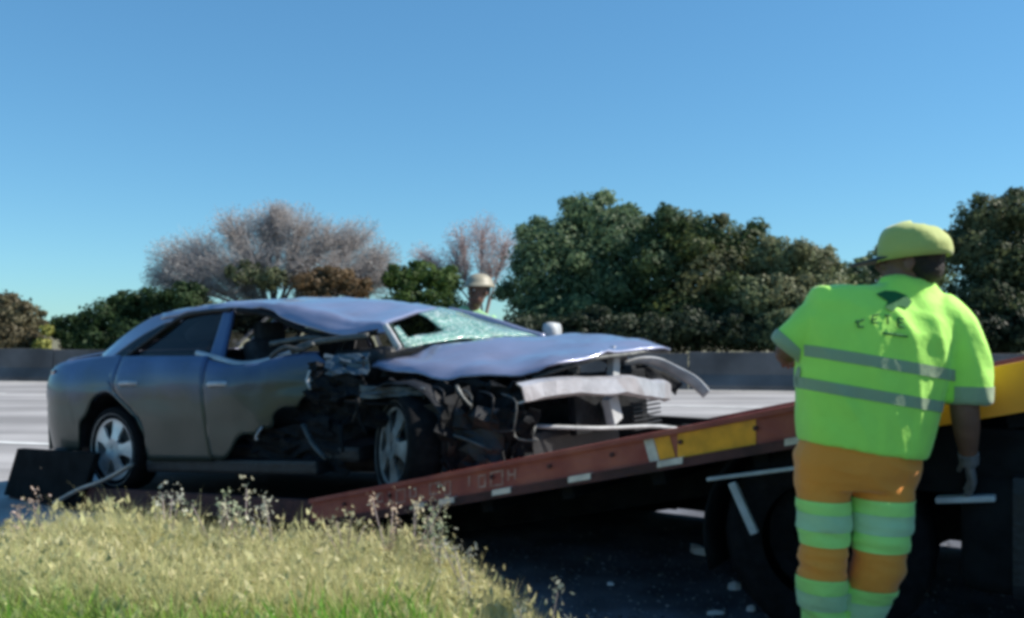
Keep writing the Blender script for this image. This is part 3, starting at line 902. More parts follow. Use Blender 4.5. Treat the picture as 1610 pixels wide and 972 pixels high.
# hood: buckled sheet
hood = sheet('hood', [
    [(2.38, -.66, .80), (2.60, -.68, .745), (2.85, -.67, .715), (3.08, -.63, .70), (3.27, -.55, .69), (3.42, -.45, .70)],
    [(2.44, -.60, .845), (2.65, -.60, .815), (2.88, -.58, .785), (3.10, -.52, .76), (3.34, -.44, .745), (3.52, -.36, .745)],
    [(2.58, -.30, .90), (2.78, -.30, .885), (2.98, -.26, .85), (3.20, -.22, .82), (3.42, -.16, .80), (3.62, -.10, .785)],
    [(2.66, 0, .92), (2.86, .02, .925), (3.06, .06, .895), (3.26, .10, .87), (3.48, .14, .835), (3.69, .18, .80)],
    [(2.70, .32, .925), (2.90, .34, .935), (3.12, .36, .93), (3.34, .38, .905), (3.56, .42, .865), (3.76, .46, .815)],
    [(2.72, .60, .92), (2.92, .62, .92), (3.16, .64, .925), (3.38, .66, .905), (3.60, .66, .86), (3.80, .60, .81)],
    [(2.72, .76, .88), (2.94, .78, .885), (3.16, .78, .885), (3.38, .78, .865), (3.58, .76, .835), (3.77, .66, .80)]], M['paint'], car, .012, 5, 4, amp=.032, nscale=3.6, seed=9, fine=.012)
frame_bar([(3.40, -.45, .675), (3.60, -.08, .76), (3.68, .2, .775), (3.74, .46, .79), (3.78, .62, .785)], .014, 'torn', hood, 'hood_lip')
# bumper beam and front end
beam = sheet('bumper_beam', [
    [(3.46, -.72, .655), (3.56, -.40, .660), (3.66, 0, .645), (3.70, .40, .61), (3.66, .82, .565)],
    [(3.49, -.72, .64), (3.60, -.40, .645), (3.70, 0, .63), (3.735, .40, .595), (3.69, .82, .55)],
    [(3.49, -.70, .575), (3.60, -.40, .575), (3.70, 0, .56), (3.735, .40, .515), (3.69, .80, .465)],
    [(3.45, -.70, .565), (3.56, -.40, .565), (3.66, 0, .55), (3.70, .40, .505), (3.65, .80, .455)]], M['alu'], car, .010, 4, 1, amp=.022, nscale=5, seed=3, smooth=False)
obj('beam_bracket', bx((3.60, .12, .45), (.06, .12, .17), .01, Matrix.Rotation(R(18), 4, 'X')), M['palegrey'], car)
obj('beam_bracket', bx((3.58, .22, .73), (.05, .09, .20), .01, Matrix.Rotation(R(-12), 4, 'X')), M['palegrey'], car)
frame_bar([(3.40, -.45, .40), (3.62, -.1, .355), (3.72, .4, .32), (3.72, .80, .27)], .012, 'palegrey', car, 'lower_brace')
frame_bar([(3.38, -.62, .26), (3.43, -.58, .34), (3.42, -.50, .41), (3.36, -.46, .43)], .016, 'torn', car, 'lower_brace')
obj('radiator', bx((3.50, .30, .50), (.05, 1.0, .36), .01), M['darkmetal'], car)
bm = bmesh.new()
for k in range(7):
    box(bm, (3.62, .56, .30 + k * .028), (.03, .42, .010), .003)
obj('lower_grille', bm, M['black'], car)
o = obj('head_light', bx((3.44, .60, .66), (.14, .22, .10), .03), M['darkmetal'], car, True)
# engine block with detail
bm = bmesh.new()
box(bm, (3.0, .05, .52), (.48, .62, .34), .03)
box(bm, (3.0, .05, .71), (.42, .46, .06), .025)
for k in range(4):
    tube(bm, dens([(3.20, -.12 + k * .11, .66), (3.32, -.12 + k * .11, .62), (3.34, -.12 + k * .11, .50)], 3), .024, 7)
tube(bm, [(2.8, -.30, .48), (2.8, -.38, .48)], .09, 14); tube(bm, [(3.1, -.30, .42), (3.1, -.37, .42)], .06, 14); tube(bm, [(3.0, -.28, .60), (3.0, -.36, .60)], .05, 14)
obj('engine', bm, M['darkmetal'], car)
obj('battery', bx((2.95, .62, .62), (.26, .18, .2), .01), M['black'], car)
M['scrap'] = mat('bent_blue_grey_paint', (.06, .09, .12), .4, .3, bump=.3)
# crumpled dark sheets of the torn near front corner
def crumple(name, a, b, c, d, m, amp, seed, n=9, th=.008, parent=car):
    a, b, c, d = map(Vector, (a, b, c, d))
    rnd = random.Random(seed)
    rows = []
    for i in range(n + 1):
        r = []
        for j in range(n + 1):
            u, v = i / n, j / n
            p = a.lerp(b, v).lerp(d.lerp(c, v), u)
            p = p + amp * Vector((rnd.gauss(0, .5), rnd.gauss(0, .8), rnd.gauss(0, .5))) * (.4 + .6 * ((i + j) % 2)) + amp * .8 * noise.noise_vector(p * 6 + Vector((seed, 0, 0)))
            r.append(p)
        rows.append(r)
    return sheet(name, rows, M[m], parent, th, 0, 0, smooth=False, off=0)
crumple('torn_fender', (1.98, -.80, .84), (2.42, -.74, .86), (2.46, -.84, .64), (2.05, -.86, .60), 'darkmetal', .035, 1)
crumple('fender_scrap', (2.12, -.80, .90), (2.42, -.72, .88), (2.46, -.80, .76), (2.20, -.86, .76), 'scrap', .018, 2, 6)
crumple('crushed_inner_wing', (3.04, -.88, .60), (3.14, -.44, .68), (3.10, -.44, .14), (3.06, -.86, .12), 'darkmetal', .03, 12, 8)  # added sheet ahead of the wheel, stops sun reaching the tyre
crumple('crushed_inner_wing', (2.3, -.70, .74), (3.0, -.66, .70), (3.0, -.72, .40), (2.35, -.76, .45), 'darkmetal', .045, 3, 10)
crumple('crushed_inner_wing', (2.9, -.62, .70), (3.46, -.60, .66), (3.38, -.66, .32), (2.95, -.66, .34), 'darkmetal', .05, 4, 10)
crumple('crushed_floor_edge', (1.35, -.80, .42), (2.1, -.76, .50), (2.2, -.72, .14), (1.5, -.76, .18), 'darkmetal', .03, 5, 10)
crumple('crushed_floor_edge', (1.75, -.72, .66), (2.3, -.68, .74), (2.35, -.70, .38), (1.9, -.74, .36), 'darkmetal', .04, 6, 10)
crumple('hanging_liner', (2.85, -.80, .56), (3.35, -.72, .52), (3.36, -.74, .20), (3.0, -.80, .16), 'black', .035, 7, 8)
crumple('bent_panel', (2.45, -.84, .68), (2.90, -.80, .66), (2.88, -.80, .61), (2.46, -.85, .62), 'torn', .014, 8, 6)
crumple('bumper_remnant', (3.36, -.72, .52), (3.52, -.60, .50), (3.46, -.60, .20), (3.34, -.70, .16), 'darkmetal', .03, 9, 8)
crumple('firewall', (2.42, -.66, .80), (2.50, .70, .88), (2.50, .70, .35), (2.40, -.66, .35), 'darkmetal', .03, 10, 10)
rods = [((1.98, -.86, .47), (2.18, -.88, .26), .020, 'torn'), ((2.27, -.84, .46), (2.30, -.86, .30), .016, 'darkmetal'), ((3.12, -.80, .66), (3.20, -.78, .54), .015, 'torn'),
        ((2.05, -.85, .80), (2.06, -.86, .68), .013, 'palegrey'), ((2.42, -.84, .62), (2.44, -.80, .40), .015, 'darkmetal'), ((2.3, -.82, .60), (2.9, -.74, .58), .018, 'darkmetal'),
        ((3.02, -.80, .40), (3.30, -.76, .30), .014, 'torn'), ((1.62, -.87, .46), (1.58, -.885, .38), .014, 'alu'), ((2.75, -.78, .52), (3.3, -.70, .44), .02, 'darkmetal')]
for p, q, r, m in rods:
    p, q = Vector(p), Vector(q)
    mid = p.lerp(q, .5) + Vector((random.uniform(-.02, .02), -.01, random.uniform(-.02, .02)))
    obj('bent_rod', tb(dens([p, mid, q], 3), r, 7, .6), M[m], car, True)
for k, (p, q, m_) in enumerate([((2.6, -.50, .70), (3.4, -.62, .50), .1), ((2.5, -.55, .55), (3.2, -.72, .40), -.08), ((2.7, -.3, .76), (3.45, -.55, .62), .05)]):
    p, q = Vector(p), Vector(q)
    obj('hose', tb(dens([p, p.lerp(q, .3) + Vector((0, -.05, m_)), p.lerp(q, .7) + Vector((0, -.04, -m_)), q], 4), .017, 8), M['black'], car, True)

# wheels
M['rimshade'] = mat('shaded_dirty_alloy', (.17, .18, .18), .5, .3, var=.5, scale=9)  # front rim copy darkened for grime and the shade over it
def wheel(x, y, z, steer, out=-1, r=.315, rm='rim'):
    e = bpy.data.objects.new('wheel', None); COL.objects.link(e); e.parent = car
    e.location = (x, y, z); e.rotation_euler = (0, 0, steer)
    n = 40
    prof = [(.225, -.095), (.262, -.105), (.290, -.105), (.308, -.088), (.315, -.05), (.315, .05), (.308, .088), (.290, .105), (.262, .105), (.225, .095)]
    V, F = [], []
    for k in range(n):
        a = 2 * math.pi * k / n
        for j, (rr, yy) in enumerate(prof):
            g = .004 if (j in (4, 5) and k % 2) else 0
            V.append(((rr - g) * math.cos(a), yy, (rr - g) * math.sin(a)))
    m_ = len(prof)
    for k in range(n):
        for j in range(m_ - 1):
            F.append((k * m_ + j, k * m_ + j + 1, ((k + 1) % n) * m_ + j + 1, ((k + 1) % n) * m_ + j))
    obj('tyre', (V, F), M['rubber'], e, True)
    bm = bmesh.new()
    # rim barrel + lip
    def ring(pr, nn=40):
        rs = []
        for k in range(nn):
            a = 2 * math.pi * k / nn
            rs.append([bm.verts.new((rr * math.cos(a), yy, rr * math.sin(a))) for rr, yy in pr])
        for k in range(nn):
            for j in range(len(pr) - 1):
                bm.faces.new((rs[k][j], rs[k][j + 1], rs[(k + 1) % nn][j + 1], rs[(k + 1) % nn][j]))
    ring([(.222, out * -.08), (.222, out * .085), (.263, out * .106), (.263, out * .094), (.238, out * .087), (.226, out * -.08)])
    V2, F2_ = [], []
    rad = [.03, .080, .108, .136, .165, .190, .212, .246]
    dep = [.088, .094, .090, .086, .082, .080, .080, .090]
    NN = 60
    for j, rr in enumerate(rad):
        for k in range(NN):
            a = 2 * math.pi * k / NN
            V2.append((rr * math.cos(a), out * dep[j], rr * math.sin(a)))
    for j in range(len(rad) - 1):
        for k in range(NN):
            ph = ((k + .5) % 12) - 6
            if 1 <= j <= 5 and abs(ph) < (1.6, 2.6, 3.2, 3.4, 2.6)[j - 1]:
                continue
            F2_.append((j * NN + k, j * NN + (k + 1) % NN, (j + 1) * NN + (k + 1) % NN, (j + 1) * NN + k))
    sp_ = obj('spokes', (V2, F2_), M[rm], e, False)
    md = sp_.modifiers.new('t', 'SOLIDIFY'); md.thickness = .02; md.offset = 0
    # hub
    tube(bm, [(0, out * .04, 0), (0, out * .092, 0)], [.055, .045], 16)
    obj('rim', bm, M[rm], e, False)
    bm = bmesh.new(); tube(bm, [(0, out * .02, 0), (0, out * .035, 0)], .14, 24)
    obj('brake_disc', bm, M['torn'], e)
    return e
wheel(0, -.765, .318, 0); wheel(0, .765, .318, 0, 1)
fw = wheel(2.70, -.74, .318, R(-26), rm='rimshade'); fw.rotation_euler = (R(-8), R(6), R(-30))
wheel(2.78, .765, .318, R(-10), 1)
V, F = [], []
for i in range(19):
    a = R(-8 + 165 * i / 18)
    for y in (-.84, -.70, -.52):
        k = .37 + .018 * noise.noise(Vector((a * 3, y * 6, 2)))
        V.append((2.70 + k * math.cos(a), y, .33 + k * math.sin(a)))
for i in range(18):
    for k in (0, 1):
        F.append((i * 3 + k, i * 3 + k + 1, i * 3 + k + 4, i * 3 + k + 3))
o = obj('wheel_arch_liner', (V, F), M['black'], car, True)  # shell added around the front wheel to keep sun off the tyre
o.modifiers.new('t', 'SOLIDIFY').thickness = .008
# recognisable front end pieces: fan shroud, coolant hoses, wiring, belt cover
bm = bmesh.new()
tube(bm, [(3.42 + .0 * a, .12 + .17 * math.cos(a), .50 + .17 * math.sin(a)) for a in [2 * math.pi * k / 22 for k in range(23)]], .016, 6)
for k in range(6):
    a = k * math.pi / 3
    tube(bm, [(3.43, .12, .50), (3.43, .12 + .16 * math.cos(a), .50 + .16 * math.sin(a))], [.03, .018], 6, .3)
obj('radiator_fan', bm, M['black'], car)
for k in range(6):
    p = Vector((2.55 + .16 * k, -.66 - .02 * (k % 3), .70 - .02 * k)); q = p + Vector((.25, -.06, -.22 - .03 * (k % 2)))
    obj('wire', tb(dens([p, p.lerp(q, .35) + Vector((.05, -.05, .04)), p.lerp(q, .7) + Vector((-.06, -.03, -.05)), q], 4), .006, 5), M['torn'] if k % 2 else M['black'], car, True)
obj('suspension_strut', tb([(2.72, -.60, .35), (2.74, -.56, .66)], [.045, .03], 10), M['darkmetal'], car, True)

# ================================================================ recovery truck (the bed hinges flat at its tail)
truck = thing('recovery_truck', 'recovery truck with a rust red tilted loading bed that carries the wrecked car', 'truck', (-2.44, 7.25, 0), (0, 0, YAW))
TX = truck.matrix_basis if False else None
def rz(x):                                   # height of the rail's top edge
    if x > 2.15:
        return .318 + .242 * (x - 2.15)
    return .318 + .062 * (x - 2.15)
RN, RF = -1.0, 1.30                          # near and far rails
def rail_piece(name, x0, x1, y, top, bot, th, m, parent=truck, out=0., n=10):
    V, F = [], []
    for i in range(n + 1):
        x = x0 + (x1 - x0) * i / n
        for yy, dz in ((y - out, top), (y + th, top), (y + th, bot), (y - out, bot)):
            V.append((x, yy, rz(x) + dz))
    for i in range(n):
        for k in range(4):
            a = i * 4 + k; b = i * 4 + (k + 1) % 4
            F.append((a, b, b + 4, a + 4))
    F.append((0, 3, 2, 1)); a = n * 4; F.append((a, a + 1, a + 2, a + 3))
    o = obj(name, (V, F), M[m], parent)
    return o
RH = -.155
side = rail_piece('side_rail', 2.15, 5.50, RN, 0, RH, .05, 'rail')
rail_piece('rail_flange', 2.15, 5.50, RN, .012, -.012, .07, 'rail', side, .022)
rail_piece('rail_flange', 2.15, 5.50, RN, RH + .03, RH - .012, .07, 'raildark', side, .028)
rail_piece('side_rail', 5.505, 8.0, RN, .01, RH - .02, .05, 'orangepaint', truck, .02)
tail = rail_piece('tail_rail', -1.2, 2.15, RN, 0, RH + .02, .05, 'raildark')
rail_piece('side_rail', 2.15, 8.0, RF, 0, RH, .05, 'rail', truck, 0)
rail_piece('tail_rail', -1.2, 2.15, RF, 0, RH + .02, .05, 'rail')
# deck
def deck(name, x0, x1, y0, y1, dz, m, n=14, th=.03):
    V, F = [], []
    for i in range(n + 1):
        x = x0 + (x1 - x0) * i / n
        for yy in (y0, y1):
            V.append((x, yy, rz(x) + dz))
    for i in range(n):
        a = i * 2
        F.append((a, a + 1, a + 3, a + 2))
    o = obj(name, (V, F), M[m], truck)
    md = o.modifiers.new('t', 'SOLIDIFY'); md.thickness = th; md.offset = -1 if False else 1
    return o
deck('deck_plate', 2.15, 8.0, RN + .055, RF - .005, -.105, 'deck')
deck('tail_plate', -1.2, 2.14, RN + .055, RF - .005, -.085, 'chassis')
# cross members and inner beams below the deck
for k in range(12):
    x = 2.4 + k * .48
    o = obj('cross_member', bx((0, 0, 0), (.07, 2.18, .09), .006), M['chassis'], truck)
    o.location = (x, .15, rz(x) - .19); o.rotation_euler = (0, -math.atan(.242), 0)
for y in (-.35, .65):
    rail_piece('inner_beam', 2.2, 8.0, y, -.23, -.38, .08, 'chassis')
obj('dark_fill_panel', bx((5.2, RF - .02, .37), (5.0, .03, .66), .008), M['chassis'], truck)  # unseen far panel, added to keep sun off the ground below
rail_piece('dark_fill_panel', 2.3, 8.0, RF - .05, -.14, -.60, .03, 'chassis')  # added too, closes the gap where sun came in under the bed
obj('dark_fill_panel', bx((2.4, RF - .03, .10), (2.2, .03, .14), .008), M['chassis'], truck)  # low panel added to hide the sunlit road beyond
# cleats on the deck catch light
for k in range(9):
    x = 3.55 + k * .22
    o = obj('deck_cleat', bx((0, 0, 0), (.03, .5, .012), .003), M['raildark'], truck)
    o.location = (x, -.55, rz(x) - .068); o.rotation_euler = (0, -math.atan(.242), 0)
# amber marker, pale reflectors, lettering strokes, on the rail's outer face
def plate(name, x0, x1, d0, d1, m, parent=side, proud=.004, slant=0., y=RN):
    """d0..d1 measured down from the rail's top edge"""
    V = []
    for x, d in ((x0, d1), (x1, d1), (x1 + slant, d0), (x0 + slant, d0)):
        V.append((x, y - proud, rz(x) - d))
    V += [(a, y + .0005, c) for a, b, c in V]
    F = [(0, 1, 2, 3), (7, 6, 5, 4), (0, 4, 5, 1), (1, 5, 6, 2), (2, 6, 7, 3), (3, 7, 4, 0)]
    return obj(name, (V, F), M[m], parent)
plate('amber_marker', 4.445, 4.80, .016, .124, 'amber')
plate('amber_marker', 4.36, 4.435, .016, .118, 'amber', slant=-.03)
plate('pale_marker', 4.31, 4.357, .016, .120, 'pale', slant=-.03)
for x, l in ((2.95, .07), (3.12, .10), (3.46, .11), (3.90, .12), (4.36, .12), (4.93, .06)):
    plate('reflector', x, x + l, .122, .150, 'pale', side, .030 + .004)
for k in range(9):
    x = 2.42 + k * .34
    bm = bmesh.new(); tube(bm, [(0, 0, 0), (0, -.012, 0)], .011, 8)
    o = obj('bolt', bm, M['raildark'], side); o.location = (x, RN - .002, rz(x) - .055)
# worn painted lettering (not legible in the photograph) as rows of pale strokes
rl = random.Random(21)
GL = ['L', 'O', 'H', 'E', 'U', 'T', 'N', 'I']
def glyph(x, w_, h_, g, d0, m='pale'):
    t = .010
    st = {'L': [(0, 0, t, h_), (0, h_ - t, w_, h_)], 'O': [(0, 0, t, h_), (w_ - t, 0, w_, h_), (t, 0, w_ - t, t), (t, h_ - t, w_ - t, h_)],
          'H': [(0, 0, t, h_), (w_ - t, 0, w_, h_), (t, h_ / 2 - t / 2, w_ - t, h_ / 2 + t / 2)],
          'E': [(0, 0, t, h_), (t, 0, w_, t), (t, h_ / 2 - t / 2, w_ * .8, h_ / 2 + t / 2), (t, h_ - t, w_, h_)],
          'U': [(0, 0, t, h_), (w_ - t, 0, w_, h_), (t, h_ - t, w_ - t, h_)], 'T': [(0, 0, w_, t), (w_ / 2 - t / 2, t, w_ / 2 + t / 2, h_)],
          'N': [(0, 0, t, h_), (w_ - t, 0, w_, h_), (t, h_ * .3, w_ - t, h_ * .55)], 'I': [(w_ / 2 - t / 2, 0, w_ / 2 + t / 2, h_)]}[g]
    V, F = [], []
    for a, b, c, d in st:
        j = len(V)
        for X, Dd in ((a, d), (c, d), (c, b), (a, b)):
            V.append((x + X, RN - .0035, rz(x + X) - d0 - Dd))
        F.append((j, j + 1, j + 2, j + 3))
    obj('letter_mark', (V, F), M[m], side)
M['wornpaint'] = mat('worn_cream_paint', (.50, .30, .24), .6, col2=(.33, .12, .09), scale=26)
x = 2.66
for i, g in enumerate('OIOUOOIOOH'):
    w_ = (.05, .04, .07, .05, .075, .045, .06, .05, .08, .05)[i]
    if i in (4, 6):
        x += .06
    glyph(x, w_, .055 + .012 * (i % 3), g, .028 + .006 * (i % 2), 'wornpaint')
    x += w_ + .026
# mounting plate strips: dark tail box panel & inner things
tb_ = bmesh.new()
V = [(-1.22, -1.03, .02), (-.20, -1.03, .02), (.02, -1.03, .44), (-1.02, -1.03, .40)]
V += [(a, b + .05, c) for a, b, c in V]
obj('tail_side_plate', (V, [(0, 1, 2, 3), (7, 6, 5, 4), (0, 4, 5, 1), (1, 5, 6, 2), (2, 6, 7, 3), (3, 7, 4, 0)]), M['chassis'], truck)
# chassis (level) under the bed
bm = bmesh.new()
for y in (-.30, .62):
    box(bm, (6.3, y, .62), (5.0, .09, .20), .008)
obj('chassis_frame', bm, M['chassis'], truck)
def twheel(x, y, dual=False):
    e = bpy.data.objects.new('wheel', None); COL.objects.link(e); e.parent = truck
    e.location = (x, y, .43)
    n = 44; V, F = [], []
    prof = [(.25, -.12), (.28, -.135), (.38, -.135), (.415, -.11), (.43, -.07), (.43, .07), (.415, .11), (.38, .135), (.28, .135), (.25, .12)]
    for k in range(n):
        a = 2 * math.pi * k / n
        for j, (rr, yy) in enumerate(prof):
            g = .012 if (j in (4, 5) and k % 2) else 0
            V.append(((rr - g) * math.cos(a), yy, (rr - g) * math.sin(a)))
    m_ = len(prof)
    for k in range(n):
        for j in range(m_ - 1):
            F.append((k * m_ + j, k * m_ + j + 1, ((k + 1) % n) * m_ + j + 1, ((k + 1) % n) * m_ + j))
    obj('tyre', (V, F), M['rubber'], e, True)
    s = -1 if y < 0 else 1
    bm = bmesh.new()
    tube(bm, [(0, s * -.10, 0), (0, s * .02, 0)], [.245, .25], 28)
    tube(bm, [(0, s * .02, 0), (0, s * .10, 0)], [.09, .07], 16)
    for k in range(8):
        a = k * math.pi / 4
        tube(bm, [(.14 * math.cos(a), s * .02, .14 * math.sin(a)), (.14 * math.cos(a), s * .05, .14 * math.sin(a))], .016, 6)
    obj('rim', bm, M['darkmetal'], e)
twheel(5.05, -.80); twheel(5.05, 1.10); twheel(8.5, -.80); twheel(8.5, 1.10)
obj('axle', tb([(5.05, -.7, .43), (5.05, 1.0, .43)], .07, 12), M['chassis'], truck, True)
# mudguard over the near rear wheel: rim lip pale, shell black
def guard(name, r, y0, y1, m, a0, a1, th=.012):
    V, F = [], []
    n = 16
    for i in range(n + 1):
        a = R(a0 + (a1 - a0) * i / n)
        for y in (y0, y1):
            V.append((5.05 + r * math.cos(a), y, .43 + r * math.sin(a)))
    for i in range(n):
        F.append((2 * i, 2 * i + 1, 2 * i + 3, 2 * i + 2))
    o = obj(name, (V, F), M[m], truck, True)
    md = o.modifiers.new('t', 'SOLIDIFY'); md.thickness = th
    return o
guard('mudguard', .50, -.97, -.62, 'chassis', 35, 200)
# pale side guard bar with its leaning post, and pale step further right
def bar_pts(name, p, q, s, m='palegrey'):
    p, q = Vector(p), Vector(q)
    bm = bmesh.new()
    d = q - p
    a = math.atan2(d.z, d.x)
    box(bm, (0, 0, 0), (d.length, s[0], s[1]), .005)
    o = obj(name, bm, M[m], truck)
    o.location = (p + q) / 2
    o.rotation_euler = (0, -a, 0)
    return o
bar_pts('guard_bar', (4.58, -.99, .665), (5.05, -.99, .765), (.03, .016))
bar_pts('guard_post', (4.69, -.985, .66), (4.79, -.985, .45), (.03, .034))
bar_pts('step', (5.50, -1.0, .672), (5.70, -1.0, .70), (.07, .022))
obj('fuel_tank', bx((6.05, -.72, .55), (.95, .52, .46), .07), M['chassis'], truck, True)
bm = bmesh.new()
for x in (5.8, 6.3):
    box(bm, (x, -.72, .55), (.05, .54, .48), .07)
obj('tank_strap', bm, M['black'], truck)
obj('tool_box', bx((7.05, -.70, .60), (.8, .5, .5), .02), M['chassis'], truck)
obj('dark_fill_panel', bx((6.6, -.93, .82), (2.4, .03, .26), .008), M['chassis'], truck)
obj('hydraulic_ram', tb([(4.2, .15, .38), (5.8, .15, .72)], [.05, .07], 12), M['chassis'], truck, True)
obj('winch', bx((7.6, .15, 1.75), (.3, .6, .25), .03), M['chassis'], truck)
# cab, to the right of the frame
bm = bmesh.new()
cabp = [(8.05, .75), (8.05, 2.45), (8.35, 2.62), (9.3, 2.60), (9.75, 1.75), (9.85, 1.2), (9.85, .55), (8.95, .55), (8.9, .95), (8.1, .95)]
f1 = [bm.verts.new((x, -.98, z)) for x, z in cabp]; f2 = [bm.verts.new((x, 1.28, z)) for x, z in cabp]
bm.faces.new(f1); bm.faces.new(f2[::-1])
for i in range(len(cabp)):
    j = (i + 1) % len(cabp)
    bm.faces.new((f1[i], f2[i], f2[j], f1[j]))
bmesh.ops.recalc_face_normals(bm, faces=bm.faces)
bmesh.ops.bevel(bm, geom=list(bm.edges), offset=.04, segments=3, affect='EDGES')
cab = obj('cab', bm, M['cab'], truck, True)
for sgn, y in ((-1, -1.0), (1, 1.30)):
    sheet('cab_window', [[(8.5, y, 1.65), (9.0, y, 1.65), (9.5, y, 1.65)], [(8.5, y, 2.35), (8.9, y, 2.35), (9.25, y, 2.35)]], M['black'], cab, .01, 2, 2)
sheet('cab_windscreen', [[(9.79, -.85, 1.72), (9.79, 1.15, 1.72)], [(9.37, -.85, 2.5), (9.37, 1.15, 2.5)]], M['black'], cab, .01, 1, 1)

# pale strap holding the rear wheel to the bed tail
st = obj('tie_down_strap', tb(dens([(.30, -.93, .37), (.10, -.99, .26), (-.16, -1.03, .17), (-.42, -1.06, .05)], 3), .042, 8, .30), M['pale'], None, True)
st.location = truck.location; st.rotation_euler = truck.rotation_euler
tag(st, 'pale webbing strap slanting down from the rear wheel of the car to the bed tail', 'strap')

# ================================================================ people
def ell(bm, c, r, n=12, m_=10, mtx=None):
    rs = bmesh.ops.create_uvsphere(bm, u_segments=n, v_segments=m_, radius=1)
    for v in rs['verts']:
        v.co = Vector((v.co.x * r[0], v.co.y * r[1], v.co.z * r[2]))
        if mtx:
            v.co = mtx @ v.co
        v.co += Vector(c)

def loft(bm, rings, n=24, power=2.3):
    """rings: (cx, cy, cz, rx, ry, tilt) ; superellipse sections"""
    rr = []
    for (cx_, cy_, cz_, rx, ry, *til) in rings:
        sl_ = til[0] if til else 0
        yw = til[1] if len(til) > 1 else 0
        ring = []
        for k in range(n):
            a = 2 * math.pi * k / n
            ca, sa = math.cos(a), math.sin(a)
            x = math.copysign(abs(ca) ** (2 / power), ca) * rx
            y = math.copysign(abs(sa) ** (2 / power), sa) * ry
            ring.append(bm.verts.new((cx_ + x * math.cos(yw) - y * math.sin(yw), cy_ + x * math.sin(yw) + y * math.cos(yw), cz_ + sl_ * x)))
        rr.append(ring)
    for a, b in zip(rr, rr[1:]):
        for k in range(n):
            bm.faces.new((a[k], a[(k + 1) % n], b[(k + 1) % n], b[k]))
    bm.faces.new(rr[0][::-1]); bm.faces.new(rr[-1])

def head_into(bm, c, face, s=1.):
    """cranium, jaw, nose, ears; face = yaw of the looking direction (0 looks to -Y)"""
    mt = Matrix.Rotation(face, 4, 'Z')
    c = Vector(c)
    def P(x, y, z):
        return c + mt @ Vector((x * s, y * s, z * s))
    ell(bm, P(0, .012, .025), (.076 * s, .094 * s, .092 * s), mtx=mt)
    ell(bm, P(0, -.018, -.045), (.060 * s, .072 * s, .072 * s), mtx=mt)
    ell(bm, P(0, -.048, -.082), (.036 * s, .034 * s, .030 * s), mtx=mt)
    tube(bm, [P(0, -.082, .022), P(0, -.104, -.022)], [.009 * s, .015 * s], 8)
    for e in (-1, 1):
        ell(bm, P(e * .017, -.092, -.026), (.010 * s, .010 * s, .008 * s), 8, 6)
        ell(bm, P(e * .078, .012, -.008), (.009 * s, .020 * s, .032 * s), 8, 8, mt)
        ell(bm, P(e * .034, -.072, -.012), (.020 * s, .014 * s, .014 * s), 8, 6)
    ell(bm, P(0, -.080, .034), (.052 * s, .014 * s, .010 * s), 10, 6, mt)
    ell(bm, P(0, -.079, -.058), (.024 * s, .012 * s, .007 * s), 10, 6, mt)
    ell(bm, P(0, -.077, -.070), (.021 * s, .012 * s, .008 * s), 10, 6, mt)
    return P

def hand_into(bm, wrist, dirv, palm_n, s=1., side_=1, curl=.5):
    """five separate fingers of unequal length; thumb leaves the side of the palm"""
    d = Vector(dirv).normalized(); nrm = Vector(palm_n)
    nrm = (nrm - d * nrm.dot(d)).normalized()
    lat = d.cross(nrm) * side_
    w_ = Vector(wrist)
    pal = []
    for k, (t, rw) in enumerate(((0, .026), (.03, .034), (.06, .040), (.088, .038))):
        pal.append((w_ + d * t * s, rw * s))
    # palm as flattened loft
    rr = []
    for c, r in pal:
        rr.append([bm.verts.new(c + lat * r * math.cos(a) + nrm * .0155 * s * math.sin(a)) for a in [2 * math.pi * q / 12 for q in range(12)]])
    for a, b in zip(rr, rr[1:]):
        for q in range(12):
            bm.faces.new((a[q], a[(q + 1) % 12], b[(q + 1) % 12], b[q]))
    bm.faces.new(rr[0][::-1]); bm.faces.new(rr[-1])
    for i, (off, ln) in enumerate(((.030, .072), (.0105, .080), (-.0105, .075), (-.030, .058))):
        b = w_ + d * (.082 - abs(off) * .15) * s + lat * off * s
        dd = d.copy(); pts = [b]
        for j, f in enumerate((.45, .30, .25)):
            dd = (dd + nrm * curl * (.35 + .3 * j) * (1 + .1 * i)).normalized()
            b = b + dd * ln * f * s
            pts.append(b)
        tube(bm, pts, [.0095 * s, .0088 * s, .008 * s, .0065 * s], 8)
    b = w_ + d * .022 * s + lat * .026 * s
    p1 = b + (d * .6 + lat * .75 + nrm * .25).normalized() * .038 * s
    p2 = p1 + (d * .85 + lat * .25 + nrm * .45).normalized() * .030 * s
    p3 = p2 + (d * .9 - lat * .05 + nrm * .5).normalized() * .022 * s
    tube(bm, [b, p1, p2, p3], [.013 * s, .0115 * s, .0098 * s, .0075 * s], 8)

def band_from(src, name, test, off, m, parent, local=None):
    """strip of the garment's own surface, standing off it a little"""
    me = src.data
    keep = [p for p in me.polygons if test(p.center, p.normal)]
    idx = {}; V = []; F = []
    for p in keep:
        f = []
        for vi in p.vertices:
            if vi not in idx:
                idx[vi] = len(V)
                v = me.vertices[vi]
                V.append(v.co + v.normal * off)
            f.append(idx[vi])
        F.append(tuple(f))
    if not F:
        return None
    o = obj(name, (V, F), m, parent, True)
    return o

# ---- worker 1, standing with his back to the camera
D1 = 3.25
def W(px, py, dd=0.):
    p = at(px, py, D1); return Vector((p.x, p.y + dd, p.z))
w1 = thing('person', 'worker seen from behind in lime green shirt, banded orange trousers and yellow green cap', 'person', (0, 0, 0))
base1 = Vector((W(1350, 520).x, D1, 0))
w1.location = base1
def L(v):
    return Vector(v) - base1
